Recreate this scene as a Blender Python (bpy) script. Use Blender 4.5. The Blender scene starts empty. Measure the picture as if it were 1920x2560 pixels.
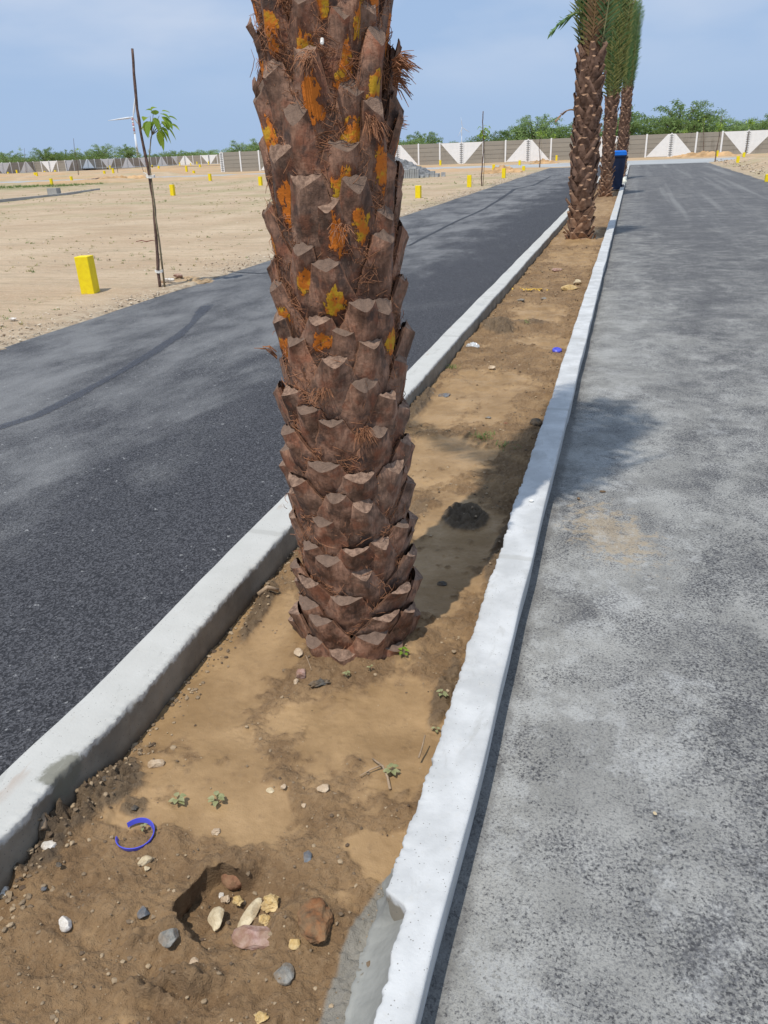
import bpy, math, random
import numpy as np
from mathutils import Vector, Matrix
random.seed(7); RNG=np.random.RandomState(7)
SC=bpy.context.scene; COL=SC.collection
# ------------------------------------------------------------ camera, sky, sun, exposure
F=1977.;PITCH=math.radians(24.6);ROLL=math.radians(2.3);CAMH=1.5;PSI=math.radians(17.0505)
D_=np.array([-math.sin(PSI)*math.cos(PITCH),math.cos(PSI)*math.cos(PITCH),-math.sin(PITCH)])
R0=np.array([math.cos(PSI),math.sin(PSI),0]);U0=np.cross(R0,D_)
R_=R0*math.cos(ROLL)-U0*math.sin(ROLL);U_=U0*math.cos(ROLL)+R0*math.sin(ROLL)
cam=bpy.data.cameras.new('camera');cam.sensor_fit='VERTICAL';cam.sensor_height=24;cam.lens=24*F/2560
cam.clip_start=.05;cam.clip_end=9000
co=bpy.data.objects.new('camera',cam);COL.objects.link(co)
M=Matrix(((R_[0],U_[0],-D_[0],0),(R_[1],U_[1],-D_[1],0),(R_[2],U_[2],-D_[2],CAMH),(0,0,0,1)))
co.matrix_world=M;SC.camera=co
SUNV=Vector((-.125,-.44,1)).normalized()      # towards the sun
EL=math.asin(SUNV.z)
W=bpy.data.worlds.new('World');SC.world=W;W.use_nodes=True
nt=W.node_tree;bg=nt.nodes['Background'];sky=nt.nodes.new('ShaderNodeTexSky');sky.sky_type='NISHITA'
sky.sun_disc=False;sky.sun_elevation=EL;sky.sun_rotation=math.radians(195.8);sky.air_density=1.0;sky.dust_density=.6;sky.ozone_density=1.5;sky.altitude=0
tc=nt.nodes.new('ShaderNodeTexCoord');mp=nt.nodes.new('ShaderNodeMapping');mp.inputs['Scale'].default_value=(1,1,3.2);mp.inputs['Location'].default_value=(.6,.2,.1)
nz=nt.nodes.new('ShaderNodeTexNoise');nz.inputs['Scale'].default_value=2.6;nz.inputs['Detail'].default_value=5;nz.inputs['Roughness'].default_value=.5
rp=nt.nodes.new('ShaderNodeValToRGB');rp.color_ramp.elements[0].position=.40;rp.color_ramp.elements[1].position=.68
rp.color_ramp.elements[1].color=(.8,.8,.8,1)
mx=nt.nodes.new('ShaderNodeMix');mx.data_type='RGBA';mx.inputs[7].default_value=(6.6,7.3,8.6,1)
hm=nt.nodes.new('ShaderNodeMix');hm.data_type='RGBA';hm.inputs[0].default_value=.93;hm.inputs[7].default_value=(3.75,5.25,7.75,1)
nt.links.new(tc.outputs['Generated'],mp.inputs[0]);nt.links.new(mp.outputs[0],nz.inputs['Vector']);nt.links.new(nz.outputs['Fac'],rp.inputs[0])
nt.links.new(sky.outputs[0],hm.inputs[6]);nt.links.new(hm.outputs[2],mx.inputs[6])
sx=nt.nodes.new('ShaderNodeSeparateXYZ');nt.links.new(tc.outputs['Generated'],sx.inputs[0]);mr=nt.nodes.new('ShaderNodeMapRange');mr.interpolation_type='SMOOTHSTEP';mr.inputs[1].default_value=.03;mr.inputs[2].default_value=.13;nt.links.new(sx.outputs[2],mr.inputs[0])
ml=nt.nodes.new('ShaderNodeMath');ml.operation='MULTIPLY';nt.links.new(rp.outputs[0],ml.inputs[0]);nt.links.new(mr.outputs[0],ml.inputs[1]);nt.links.new(ml.outputs[0],mx.inputs[0]);nt.links.new(mx.outputs[2],bg.inputs[0]);bg.inputs[1].default_value=.1
sl=bpy.data.lights.new('sun','SUN');sl.energy=3.7;sl.angle=math.radians(.55);sl.color=(1,.95,.87)
so=bpy.data.objects.new('sun',sl);COL.objects.link(so);so.rotation_euler=SUNV.to_track_quat('Z','Y').to_euler()
SC.view_settings.view_transform='Standard';SC.view_settings.look='None';SC.view_settings.exposure=0.0;SC.view_settings.gamma=1
SC.render.engine='CYCLES'
# ------------------------------------------------------------ helpers
S_=1920/1659.
def ray(px,py):
    v=D_*F+R_*(px-960)-U_*(py-1280);return v/np.linalg.norm(v)
def G(px,py,z=0.):                # full-resolution pixel -> point on the plane z (used to read positions off the photo)
    v=ray(px,py);t=(z-CAMH)/v[2];p=v*t;return Vector((p[0],p[1],z))
def GD(px,py,z=0.): return G(px*S_,py*S_,z)
_perm=RNG.permutation(512);_gr=RNG.rand(512)*2*np.pi
def pn(x,y,s=0):
    x=np.asarray(x,float)+s*17.13;y=np.asarray(y,float)+s*5.7
    xi=np.floor(x).astype(int);yi=np.floor(y).astype(int);xf=x-xi;yf=y-yi
    def g(a,b):
        h=_gr[_perm[(_perm[(xi+a)&511]+(yi+b))&511]];return np.cos(h)*(xf-a)+np.sin(h)*(yf-b)
    u=xf*xf*xf*(xf*(xf*6-15)+10);v=yf*yf*yf*(yf*(yf*6-15)+10)
    return ((g(0,0)*(1-u)+g(1,0)*u)*(1-v)+(g(0,1)*(1-u)+g(1,1)*u)*v)*1.5
def fbm(x,y,o=4,s=0,r=.5):
    t=0;a=1
    for i in range(o): t=t+a*pn(x*2**i,y*2**i,s+i*3);a*=r
    return t
def sst(a,b,x):
    t=np.clip((x-a)/(b-a),0,1);return t*t*(3-2*t)
def tag(o,label=None,cat=None,group=None,kind=None):
    if label:o['label']=label
    if cat:o['category']=cat
    if group:o['group']=group
    if kind:o['kind']=kind
    return o
def empty(name,loc,rz=0,**k):
    o=bpy.data.objects.new(name,None);COL.objects.link(o);o.location=loc;o.rotation_euler=(0,0,rz);o.empty_display_size=.1
    return tag(o,**k)
class MB:
    def __init__(s): s.v=[];s.f=[];s.m=[];s.uv=[];s.n=0
    def add(s,V,Fc,m=0,uv=None):
        V=np.asarray(V,float).reshape(-1,3);s.v.append(V);b=s.n
        s.f.extend([tuple(i+b for i in f) for f in Fc]);s.m.extend([m]*len(Fc) if isinstance(m,int) else m)
        s.uv.append(np.zeros((len(V),2)) if uv is None else np.asarray(uv,float));s.n+=len(V)
    def box(s,c,d,m=0,rz=0,bev=0):
        x,y,z=[a/2 for a in d];V=[(-x,-y,-z),(x,-y,-z),(x,y,-z),(-x,y,-z),(-x,-y,z),(x,-y,z),(x,y,z),(-x,y,z)]
        c_,s_=math.cos(rz),math.sin(rz)
        V=[(a*c_-b*s_+c[0],a*s_+b*c_+c[1],e+c[2]) for a,b,e in V]
        s.add(V,[(0,3,2,1),(4,5,6,7),(0,1,5,4),(1,2,6,5),(2,3,7,6),(3,0,4,7)],m)
    def tube(s,P,R,n=8,m=0,cap=True):
        P=[Vector(p) for p in P];R=R if hasattr(R,'__len__') else [R]*len(P);V=[];up=None
        for i,p in enumerate(P):
            t=(P[min(i+1,len(P)-1)]-P[max(i-1,0)]).normalized()
            if up is None: up=t.orthogonal().normalized()
            a=(up-t*up.dot(t)).normalized();b=t.cross(a);up=a
            for k in range(n):
                an=2*math.pi*k/n;q=p+(a*math.cos(an)+b*math.sin(an))*R[i];V.append(q[:])
        Fc=[(i*n+k,i*n+(k+1)%n,(i+1)*n+(k+1)%n,(i+1)*n+k) for i in range(len(P)-1) for k in range(n)]
        if cap: Fc+= [tuple(range(n-1,-1,-1)),tuple(range((len(P)-1)*n,len(P)*n))]
        s.add(V,Fc,m)
    def grid(s,X,Y,Z,m=0,flip=False,uv=None):
        r,c=X.shape;V=np.stack([X,Y,Z],-1).reshape(-1,3)
        I=np.arange(r*c).reshape(r,c);q=np.stack([I[:-1,:-1],I[:-1,1:],I[1:,1:],I[1:,:-1]],-1).reshape(-1,4)
        if flip:q=q[:,::-1]
        s.add(V,[tuple(t) for t in q.tolist()],m,uv)
    def build(s,name,mats,parent=None,smooth=False,attrs=None,**k):
        me=bpy.data.meshes.new(name);V=np.concatenate(s.v) if s.v else np.zeros((0,3))
        me.from_pydata(V.tolist(),[],s.f)
        if not isinstance(mats,(list,tuple)):mats=[mats]
        for m in mats:me.materials.append(m)
        me.polygons.foreach_set('material_index',s.m)
        if smooth:me.polygons.foreach_set('use_smooth',[True]*len(s.f))
        UV=np.concatenate(s.uv)
        if UV.any():
            l=me.uv_layers.new(name='UVMap');idx=np.zeros(len(me.loops),int);me.loops.foreach_get('vertex_index',idx)
            l.data.foreach_set('uv',UV[idx].ravel())
        if attrs:
            for a,val in attrs.items():
                at=me.attributes.new(a,'FLOAT','POINT');at.data.foreach_set('value',np.asarray(val,np.float32).ravel())
        me.update();o=bpy.data.objects.new(name,me);COL.objects.link(o)
        if parent:o.parent=parent
        return tag(o,**k)
def cp(o,parent=None,loc=None,rz=None,sc=None):
    c=o.copy();COL.objects.link(c);c.parent=parent
    if loc is not None:c.location=loc
    if rz is not None:c.rotation_euler=(0,0,rz)
    if sc is not None:c.scale=(sc,)*3 if not hasattr(sc,'__len__') else sc
    return c
def cptree(o,parent=None,**k):
    c=cp(o,parent,**k)
    for ch in [x for x in bpy.data.objects if x.parent==o]: cptree(ch,c)
    return c
# ------------------------------------------------------------ materials
class NT:
    def __init__(s,name):
        s.m=bpy.data.materials.new(name);s.m.use_nodes=True;s.t=s.m.node_tree;s.b=s.t.nodes['Principled BSDF']
        s.b.inputs['Specular IOR Level'].default_value=.3
    def n(s,ty,**k):
        x=s.t.nodes.new('ShaderNode'+ty)
        for a,v in k.items():setattr(x,a,v)
        return x
    def set(s,sock,v):
        if hasattr(v,'links') or isinstance(v,bpy.types.NodeSocket):s.t.links.new(v,sock)
        else:sock.default_value=v
    def pos(s,kind='Object'):
        return s.n('TexCoord').outputs[kind]
    def wpos(s): return s.n('NewGeometry').outputs['Position']
    def map(s,v,sc=(1,1,1),loc=(0,0,0),rot=(0,0,0)):
        m=s.n('Mapping');s.set(m.inputs[0],v);m.inputs['Scale'].default_value=sc;m.inputs['Location'].default_value=loc;m.inputs['Rotation'].default_value=rot;return m.outputs[0]
    def noise(s,v,sc,det=3,ro=.5,dis=0):
        x=s.n('TexNoise');s.set(x.inputs['Vector'],v);x.inputs['Scale'].default_value=sc;x.inputs['Detail'].default_value=det;x.inputs['Roughness'].default_value=ro;x.inputs['Distortion'].default_value=dis;return x.outputs['Fac']
    def vor(s,v,sc,feat='F1',out='Distance',rnd=1):
        x=s.n('TexVoronoi');x.feature=feat;s.set(x.inputs['Vector'],v);x.inputs['Scale'].default_value=sc;x.inputs['Randomness'].default_value=rnd;return x.outputs[out]
    def math(s,op,a,b=0,c=0,clamp=False):
        x=s.n('Math',operation=op,use_clamp=clamp);s.set(x.inputs[0],a);s.set(x.inputs[1],b);s.set(x.inputs[2],c);return x.outputs[0]
    def ss(s,x,a,b,lo=0.,hi=1.):
        r=s.n('MapRange',interpolation_type='SMOOTHSTEP');s.set(r.inputs[0],x);s.set(r.inputs[1],a);s.set(r.inputs[2],b);r.inputs[3].default_value=lo;r.inputs[4].default_value=hi;return r.outputs[0]
    def mix(s,f,a,b,mode='MIX'):
        x=s.n('Mix',data_type='RGBA',blend_type=mode);s.set(x.inputs[0],f)
        for i,v in ((6,a),(7,b)):
            if isinstance(v,tuple) and len(v)==3:v=v+(1,)
            s.set(x.inputs[i],v)
        return x.outputs[2]
    def attr(s,name,ty='GEOMETRY'):
        x=s.n('Attribute',attribute_type=ty,attribute_name=name);return x.outputs['Fac']
    def sep(s,v):
        x=s.n('SeparateXYZ');s.set(x.inputs[0],v);return x.outputs
    def bump(s,h,st=.5,d=.01,prev=None):
        x=s.n('Bump');s.set(x.inputs['Height'],h);s.set(x.inputs['Strength'],st);x.inputs['Distance'].default_value=d
        if prev is not None:s.set(x.inputs['Normal'],prev)
        return x.outputs[0]
    def out(s,col=None,rough=None,nrm=None,spec=None,metal=None):
        for k,v in (('Base Color',col),('Roughness',rough),('Normal',nrm),('Specular IOR Level',spec),('Metallic',metal)):
            if v is not None:
                if isinstance(v,tuple) and len(v)==3:v=v+(1,)
                s.set(s.b.inputs[k],v)
        return s.m
def simple(name,c,r=.8,var=.15,sc=8,spec=.3,bump=0,bsc=60):
    k=NT(name);p=k.pos();n=k.noise(p,sc,4,.6)
    d=tuple(x*(1-var) for x in c);e=tuple(min(1,x*(1+var)) for x in c)
    col=k.mix(k.ss(n,.3,.7),d,e)
    return k.out(col,r,k.bump(k.noise(p,bsc,4),bump,.005) if bump else None,spec)
# asphalt, dusty right carriageway
def m_road_r():
    k=NT('dusty_asphalt');p=k.wpos();x,y,z=k.sep(p)
    fine=k.noise(p,150,2,.7);med=k.noise(p,120,4,.7,.3);big=k.noise(p,1.7,7,.72,.5);big2=k.noise(k.map(p,(1,.8,1),(7,3,0)),6.5,5,.7,.4);far=k.noise(k.map(p,(.55,.22,1)),1,4,.65)
    near=k.ss(x,-.1,.6,.14,0.)           # mortar dust along the kerb
    ye=k.ss(y,3.5,16.,.03,-.16)           # less dust farther along
    m=k.math('ADD',k.math('ADD',k.math('MULTIPLY',k.math('SUBTRACT',big,.5),1.1),k.math('MULTIPLY',k.math('SUBTRACT',big2,.5),.8)),k.math('ADD',near,ye))
    m=k.math('ADD',m,k.math('MULTIPLY',k.math('SUBTRACT',far,.5),.5))
    m=k.math('ADD',m,k.math('ADD',k.math('MULTIPLY',k.math('SUBTRACT',fine,.5),.9),k.math('MULTIPLY',k.math('SUBTRACT',med,.5),2.0)))
    f=k.ss(m,-.20,.19)
    agg=k.mix(k.ss(k.vor(p,210,out='Color'),.2,.8),(.045,.045,.048),(.13,.13,.132))
    dust=k.mix(k.ss(k.noise(p,3.3,5,.7,.5),.35,.68),(.235,.231,.214),(.34,.336,.315))
    dust=k.mix(k.math('MULTIPLY',k.ss(fine,.5,.62),.35),dust,(.15,.155,.16))
    # tan mud smear beside the kerb
    dx=k.math('SUBTRACT',x,.03);dy=k.math('SUBTRACT',y,3.12)
    dd=k.math('SQRT',k.math('ADD',k.math('POWER',k.math('DIVIDE',dx,.2),2),k.math('POWER',k.math('DIVIDE',k.math('ADD',dy,k.math('MULTIPLY',dx,.7)),.26),2)))
    mud=k.ss(k.math('ADD',dd,k.math('MULTIPLY',k.math('SUBTRACT',k.noise(p,20,5,.7,.4),.5),4.0)),1.1,.3)
    c=k.mix(k.math('MULTIPLY',f,k.math('SUBTRACT',1,k.math('MULTIPLY',k.ss(fine,.52,.66),.3))),agg,dust);c=k.mix(k.math('MULTIPLY',mud,.6),c,(.36,.28,.18))
    ck=k.ss(k.math('ADD',k.noise(k.map(p,(1,.8,1),(5,9,0)),3.3,7,.74,.1),k.ss(x,-.2,.5,.09,0.)),.56,.66);ck=k.math('MULTIPLY',k.math('MULTIPLY',ck,k.ss(y,9.,3.)),k.ss(k.noise(k.map(p,(1,1,1),(2,2,2)),130,3,.7),.62,.5));c=k.mix(k.math('MULTIPLY',ck,.5),c,(.42,.422,.41))
    dk=k.ss(k.noise(k.map(p,(1,1,1),(15,3,0)),2.3,6,.72,.1),.53,.64);c=k.mix(k.math('MULTIPLY',k.math('MULTIPLY',dk,k.ss(k.noise(k.map(p,(1,1,1),(7,2,2)),100,3,.7),.46,.56)),.6),c,(.075,.075,.08))
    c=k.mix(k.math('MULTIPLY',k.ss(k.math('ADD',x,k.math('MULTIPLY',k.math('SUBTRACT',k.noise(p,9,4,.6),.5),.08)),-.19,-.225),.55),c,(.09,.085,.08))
    c=k.mix(k.ss(y,6.,20.,0.,.22),c,(.12,.12,.128))
    wv=k.noise(k.map(p,(2.2,.05,1),(0,0,0),(0,0,.12)),1,3,.6)
    c=k.mix(k.math('MULTIPLY',k.math('MULTIPLY',k.ss(wv,.5,.72),k.ss(y,7.,22.)),.45),c,(.27,.27,.26))
    h=k.math('ADD',fine,k.math('MULTIPLY',k.vor(p,180),.6))
    return k.out(c,.9,k.bump(h,.55,.004),.25)
def m_road_l():
    k=NT('dark_asphalt');p=k.wpos();x,y,z=k.sep(p)
    v=k.vor(p,165,out='Color');fine=k.noise(p,150,3,.75);d=k.vor(p,165)
    big=k.noise(k.map(p,(.8,.6,1),(3,0,0),(0,0,.5)),1.1,5,.6,.4);b2=k.noise(k.map(p,(1,.35,1),(0,4,0),(0,0,-.1)),3.2,4,.65)
    m=k.math('ADD',k.math('MULTIPLY',k.math('SUBTRACT',big,.5),1.0),k.math('MULTIPLY',k.math('SUBTRACT',b2,.5),.9))
    m=k.math('ADD',m,k.ss(k.math('ADD',x,k.math('MULTIPLY',y,-.0)),-1.4,-3.4,-.42,.10));m=k.math('ADD',m,k.math('MULTIPLY',k.math('SUBTRACT',fine,.5),1.2))
    f=k.ss(m,-.22,.40)
    agg=k.mix(k.ss(v,.25,.9),(.014,.014,.017),(.09,.09,.098))
    c=k.mix(k.math('MULTIPLY',f,.8),agg,(.225,.225,.222))
    sp=k.ss(k.noise(k.map(p,(1,1,1),(11,5,0)),26,3,.6),.665,.72);c=k.mix(k.math('MULTIPLY',sp,.5),c,(.42,.42,.41))
    c=k.mix(k.ss(d,.0,.18,.5,0.),c,(.30,.31,.33))
    return k.out(c,.78,k.bump(d,.7,.005),.4)
def m_soil():
    k=NT('median_soil');p=k.wpos();s=k.attr('silt');w=k.attr('dark');g=k.attr('cem')
    n1=k.noise(p,5,5,.6);n2=k.noise(p,45,4,.65);n3=k.noise(p,220,3,.7)
    si=k.mix(k.ss(n1,.3,.72),(.255,.158,.070),(.38,.245,.118))
    si=k.mix(k.math('MULTIPLY',k.ss(n2,.55,.75),.5),si,(.17,.105,.052))
    cr=k.mix(k.ss(n1,.35,.7),(.185,.112,.055),(.31,.198,.10))
    cr=k.mix(k.math('MULTIPLY',k.ss(n2,.45,.72),.6),cr,(.30,.20,.11))
    cr=k.mix(k.math('MULTIPLY',k.ss(n3,.55,.72),.5),cr,(.07,.042,.026))
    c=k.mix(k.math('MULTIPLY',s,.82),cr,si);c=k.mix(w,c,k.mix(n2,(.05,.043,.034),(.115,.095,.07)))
    c=k.mix(g,c,k.mix(n1,(.20,.19,.16),(.30,.285,.25)))
    wh=k.ss(k.noise(k.map(p,(1,1,1),(3,9,1)),160,2,.5),.735,.77);c=k.mix(k.math('MULTIPLY',wh,.6),c,(.48,.40,.29))
    r=k.math('SUBTRACT',.88,k.math('MULTIPLY',s,k.ss(n1,.3,.7,.12,.36)))
    b=k.bump(k.math('ADD',k.math('MULTIPLY',n2,1.2),k.math('MULTIPLY',n3,.9)),k.ss(s,0.,1.,.85,.3),.009)
    return k.out(c,r,b,.35)
def m_field():
    k=NT('sandy_ground');p=k.wpos();x,y,z=k.sep(p)
    n1=k.noise(p,.5,5,.6);n2=k.noise(p,9,5,.65);n3=k.noise(p,60,3,.6)
    st=k.noise(k.map(p,(.25,2.4,1),(0,0,0),(0,0,.22)),1.4,4,.6,.3)
    c=k.mix(k.ss(n1,.3,.7),(.42,.305,.20),(.52,.405,.28))
    c=k.mix(k.math('MULTIPLY',k.ss(st,.48,.66),.6),c,(.36,.28,.19));ln=k.noise(k.map(p,(.12,3.4,1),(0,0,0),(0,0,.18)),1.5,3,.55,.5);c=k.mix(k.math('MULTIPLY',k.ss(k.math('ABSOLUTE',k.math('SUBTRACT',ln,.5)),.02,.0),.5),c,(.22,.17,.11))
    c=k.mix(k.math('MULTIPLY',k.ss(n2,.5,.68),.55),c,(.34,.27,.17))
    c=k.mix(k.math('MULTIPLY',k.ss(n3,.58,.7),.5),c,(.72,.64,.52))
    c=k.mix(k.math('MULTIPLY',k.ss(n3,.42,.33),.45),c,(.25,.17,.10))
    gz=k.math('MULTIPLY',k.ss(k.noise(p,.23,4,.6),.47,.62),k.ss(y,14.,26.));c=k.mix(k.math('MULTIPLY',gz,.5),c,(.30,.28,.15))
    # the plots by the cross road: orange banks
    ob=k.math('MULTIPLY',k.ss(y,52.,56.),k.ss(k.noise(k.map(p,(.08,.5,1)),1,4,.6),.4,.6));c=k.mix(k.math('MULTIPLY',ob,.7),c,(.50,.31,.16))
    gr=k.math('MULTIPLY',k.math('MULTIPLY',k.ss(y,44.,50.),k.ss(y,56.,53.)),k.ss(x,-30.,-40.));c=k.mix(k.math('MULTIPLY',gr,k.ss(k.noise(p,.9,4,.7),.35,.6)),c,(.17,.19,.08))
    ed=k.attr('edge');c=k.mix(k.math('MULTIPLY',ed,.7),c,k.mix(k.ss(n2,.4,.6),(.24,.185,.13),(.47,.40,.30)))
    b=k.bump(k.math('ADD',n2,k.math('MULTIPLY',n3,.5)),.7,.03)
    return k.out(c,.95,b,.15)
def m_kerb():
    k=NT('whitened_concrete');p=k.wpos();x,y,z=k.sep(p);N=k.sep(k.n('NewGeometry').outputs['Normal'])
    n=k.noise(p,30,4,.6);n2=k.noise(p,6,4,.6);pit=k.vor(p,95)
    wl=k.mix(k.ss(n2,.35,.7),(.43,.435,.43),(.56,.565,.56));wl=k.mix(k.math('MULTIPLY',k.ss(n,.58,.72),.4),wl,(.50,.49,.46));wl=k.mix(k.ss(x,-1.,-1.2,0.,.7),wl,(.47,.46,.42))
    spots=k.ss(k.noise(k.map(p,(2.6,1.5,1),(2,1,0)),2.2,2,.3),.66,.70);wl=k.mix(k.math('MULTIPLY',spots,.5),wl,(.38,.38,.37))
    wl=k.mix(k.math('MULTIPLY',k.ss(pit,.16,.10),k.ss(k.noise(p,22,2),.45,.55)),wl,(.22,.21,.19))
    yl=k.math('MULTIPLY',k.ss(y,17.,18.5),k.ss(n2,.5,.6));wl=k.mix(k.math('MULTIPLY',yl,.6),wl,(.45,.42,.33))
    gr=k.mix(k.ss(n2,.3,.7),(.17,.15,.12),(.28,.25,.20));gr=k.mix(k.math('MULTIPLY',k.ss(pit,.2,.1),.6),gr,(.08,.075,.07))
    gr=k.mix(k.ss(z,.035,-.02),gr,(.10,.075,.05))
    zz=k.math('ADD',z,k.math('MULTIPLY',k.math('SUBTRACT',n,.5),.05))
    inn=k.attr('bedside');pm=k.math('MAXIMUM',k.ss(zz,.094,.108),k.math('SUBTRACT',1,inn))     # paint stops just below the top arris on the bed side
    jt=k.math('ABSOLUTE',k.math('SUBTRACT',k.math('FRACT',k.math('ADD',k.math('DIVIDE',y,1.83),k.math('ADD',.08,k.math('MULTIPLY',k.math('SUBTRACT',n2,.5),.03)))),.5));wl=k.mix(k.ss(jt,.014,.006,0.,.45),wl,(.34,.335,.31))
    pm=k.math('MULTIPLY',pm,k.ss(k.math('ADD',y,k.math('MULTIPLY',k.math('SUBTRACT',n,.5),.1)),-9.,-8.))
    vm=k.n('VectorMath',operation='DISTANCE');k.set(vm.inputs[0],p);vm.inputs[1].default_value=(-1.235,1.23,.105)
    ms=k.ss(k.math('ADD',vm.outputs['Value'],k.math('MULTIPLY',k.math('SUBTRACT',n,.5),.09)),.075,.045)
    c=k.mix(pm,gr,wl);c=k.mix(k.math('MULTIPLY',ms,.85),c,(.16,.155,.12))
    rust=k.math('MULTIPLY',k.ss(k.noise(k.map(p,(9,2,1),(4,0,0)),2,3,.6),.62,.72),k.ss(x,-1.30,-1.36));c=k.mix(k.math('MULTIPLY',rust,.5),c,(.33,.22,.15))
    wr=k.ss(k.noise(k.map(p,(3,1.2,3),(6,2,0)),3.5,5,.7,.5),.56,.66);c=k.mix(k.math('MULTIPLY',k.math('MULTIPLY',wr,pm),.35),c,(.33,.325,.30));return k.out(c,.88,k.bump(k.math('ADD',k.noise(p,160,3,.7),k.math('MULTIPLY',pit,.4)),.35,.003),.25)
def m_boot(name,paint):
    k=NT(name);p=k.pos();uv=k.n('UVMap').outputs[0];u,v,_=k.sep(uv);rnd=k.n('ObjectInfo').outputs['Random']
    off=k.n('CombineXYZ');k.set(off.inputs[0],k.math('MULTIPLY',rnd,37.));k.set(off.inputs[1],k.math('MULTIPLY',rnd,91.))
    ad=k.n('VectorMath',operation='ADD');k.set(ad.inputs[0],p);k.set(ad.inputs[1],off.outputs[0]);q=ad.outputs[0]
    n1=k.noise(q,13,5,.65,.4);n2=k.noise(k.map(q,(1,1,.16)),110,3,.6);n3=k.noise(q,60,4,.7)
    dark=(.06,.038,.027) if paint else (.085,.052,.035)
    c=k.mix(k.ss(n1,.33,.66),dark,(.37,.25,.18) if not paint else (.30,.205,.15))
    c=k.mix(k.math('MULTIPLY',k.ss(k.noise(k.map(q,(1,1,1),(5,5,5)),17,4,.6),.48,.66),.7),c,(.235,.10,.055))
    c=k.mix(k.math('MULTIPLY',k.ss(k.noise(k.map(q,(1,1,1),(9,1,5)),15,4,.6),.55,.68),.75),c,(.045,.04,.04))
    c=k.mix(k.math('MULTIPLY',k.ss(n2,.45,.62),.35),c,(.05,.034,.026))
    c=k.mix(k.math('MULTIPLY',k.ss(n3,.6,.72),.35),c,(.36,.28,.22))
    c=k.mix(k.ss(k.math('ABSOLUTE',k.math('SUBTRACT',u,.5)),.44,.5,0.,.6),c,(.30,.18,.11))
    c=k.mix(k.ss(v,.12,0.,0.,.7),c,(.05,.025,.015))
    hue=k.mix(rnd,(.85,.88,.92),(1.12,1.02,.98));c=k.mix(1.,c,hue,'MULTIPLY');c=k.mix(1.,c,(1.06,.92,.84),'MULTIPLY')
    h=k.math('ADD',k.math('MULTIPLY',n2,.7),n3)
    if paint:
        cx=k.math('ADD',.44,k.math('MULTIPLY',k.math('FRACT',k.math('MULTIPLY',rnd,7.7)),.2));cy=k.math('ADD',.55,k.math('MULTIPLY',k.math('FRACT',k.math('MULTIPLY',rnd,13.3)),.22))
        d=k.math('SQRT',k.math('ADD',k.math('POWER',k.math('DIVIDE',k.math('SUBTRACT',u,cx),.19),2),k.math('POWER',k.math('DIVIDE',k.math('SUBTRACT',v,cy),.185),2)))
        e=k.math('ADD',d,k.math('MULTIPLY',k.math('SUBTRACT',k.noise(k.map(q,(1,1,.6)),38,4,.65),.5),2.6))
        e=k.math('ADD',e,k.math('MULTIPLY',k.math('SUBTRACT',k.noise(k.map(q,(1,1,.2)),140,3,.65),.5),.8))
        msk=k.ss(e,1.0,.9);msk=k.math('MULTIPLY',msk,k.ss(k.noise(k.map(q,(1,1,.5),(3,3,3)),75,3,.6),.66,.6));c=k.mix(k.ss(e,1.45,1.0,0.,.75),c,(.13,.045,.02))
        pc=k.mix(k.ss(k.math('ADD',k.noise(q,26,3,.6),k.math('MULTIPLY',k.math('SUBTRACT',rnd,.5),.25)),.52,.68),(.56,.16,.014),(.52,.30,.016))
        pc=k.mix(k.math('MULTIPLY',k.ss(n3,.6,.7),.6),pc,(.25,.10,.02))
        c=k.mix(msk,c,pc);h=k.math('ADD',h,k.math('MULTIPLY',msk,.7))
    return k.out(c,.72,k.bump(h,.8,.004),.35)
def m_cap():
    k=NT('cut_petiole');p=k.pos();v=k.vor(p,420);n=k.noise(p,60,4,.65)
    c=k.mix(k.ss(n,.35,.65),(.15,.095,.068),(.32,.21,.15));c=k.mix(k.ss(v,.35,.1),c,(.17,.11,.075))
    rnd=k.n('ObjectInfo').outputs['Random'];c=k.mix(k.math('MULTIPLY',k.ss(rnd,.4,.6),.7),c,(.15,.105,.08))
    return k.out(c,.9,k.bump(v,.6,.002),.2)
def m_wall():
    k=NT('precast_concrete');p=k.wpos();n=k.noise(k.map(p,(.3,.3,2.5)),2.2,4,.6)
    ck=k.math('FRACT',k.math('MULTIPLY',k.math('SINE',k.math('FLOOR',k.math('MULTIPLY',k.sep(p)[2],2.78))),43.7))
    c=k.mix(n,(.27,.245,.205),(.38,.345,.29));c=k.mix(k.math('MULTIPLY',ck,.25),c,(.24,.225,.20));c=k.mix(k.math('MULTIPLY',k.ss(k.noise(k.map(p,(1.1,1.1,.25)),1.3,4,.65),.52,.7),.5),c,(.17,.15,.12));return k.out(c,.9,None,.2)
MAT=dict(road_r=m_road_r(),road_l=m_road_l(),soil=m_soil(),field=m_field(),kerb=m_kerb(),boot=m_boot('leaf_base_bark',False),bootp=m_boot('leaf_base_bark_painted',True),cap=m_cap(),wall=m_wall())
MAT['core']=simple('trunk_fibre_mat',(.085,.042,.024),.95,.5,40,bump=.8,bsc=200)
MAT['fibre']=simple('fibre_strands',(.29,.135,.07),.8,.45,30)
MAT['white']=simple('white_paint',(.80,.80,.79),.7,.04,3)
MAT['yellow']=simple('yellow_paint',(.86,.66,.012),.55,.05,9,bump=.15)
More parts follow.
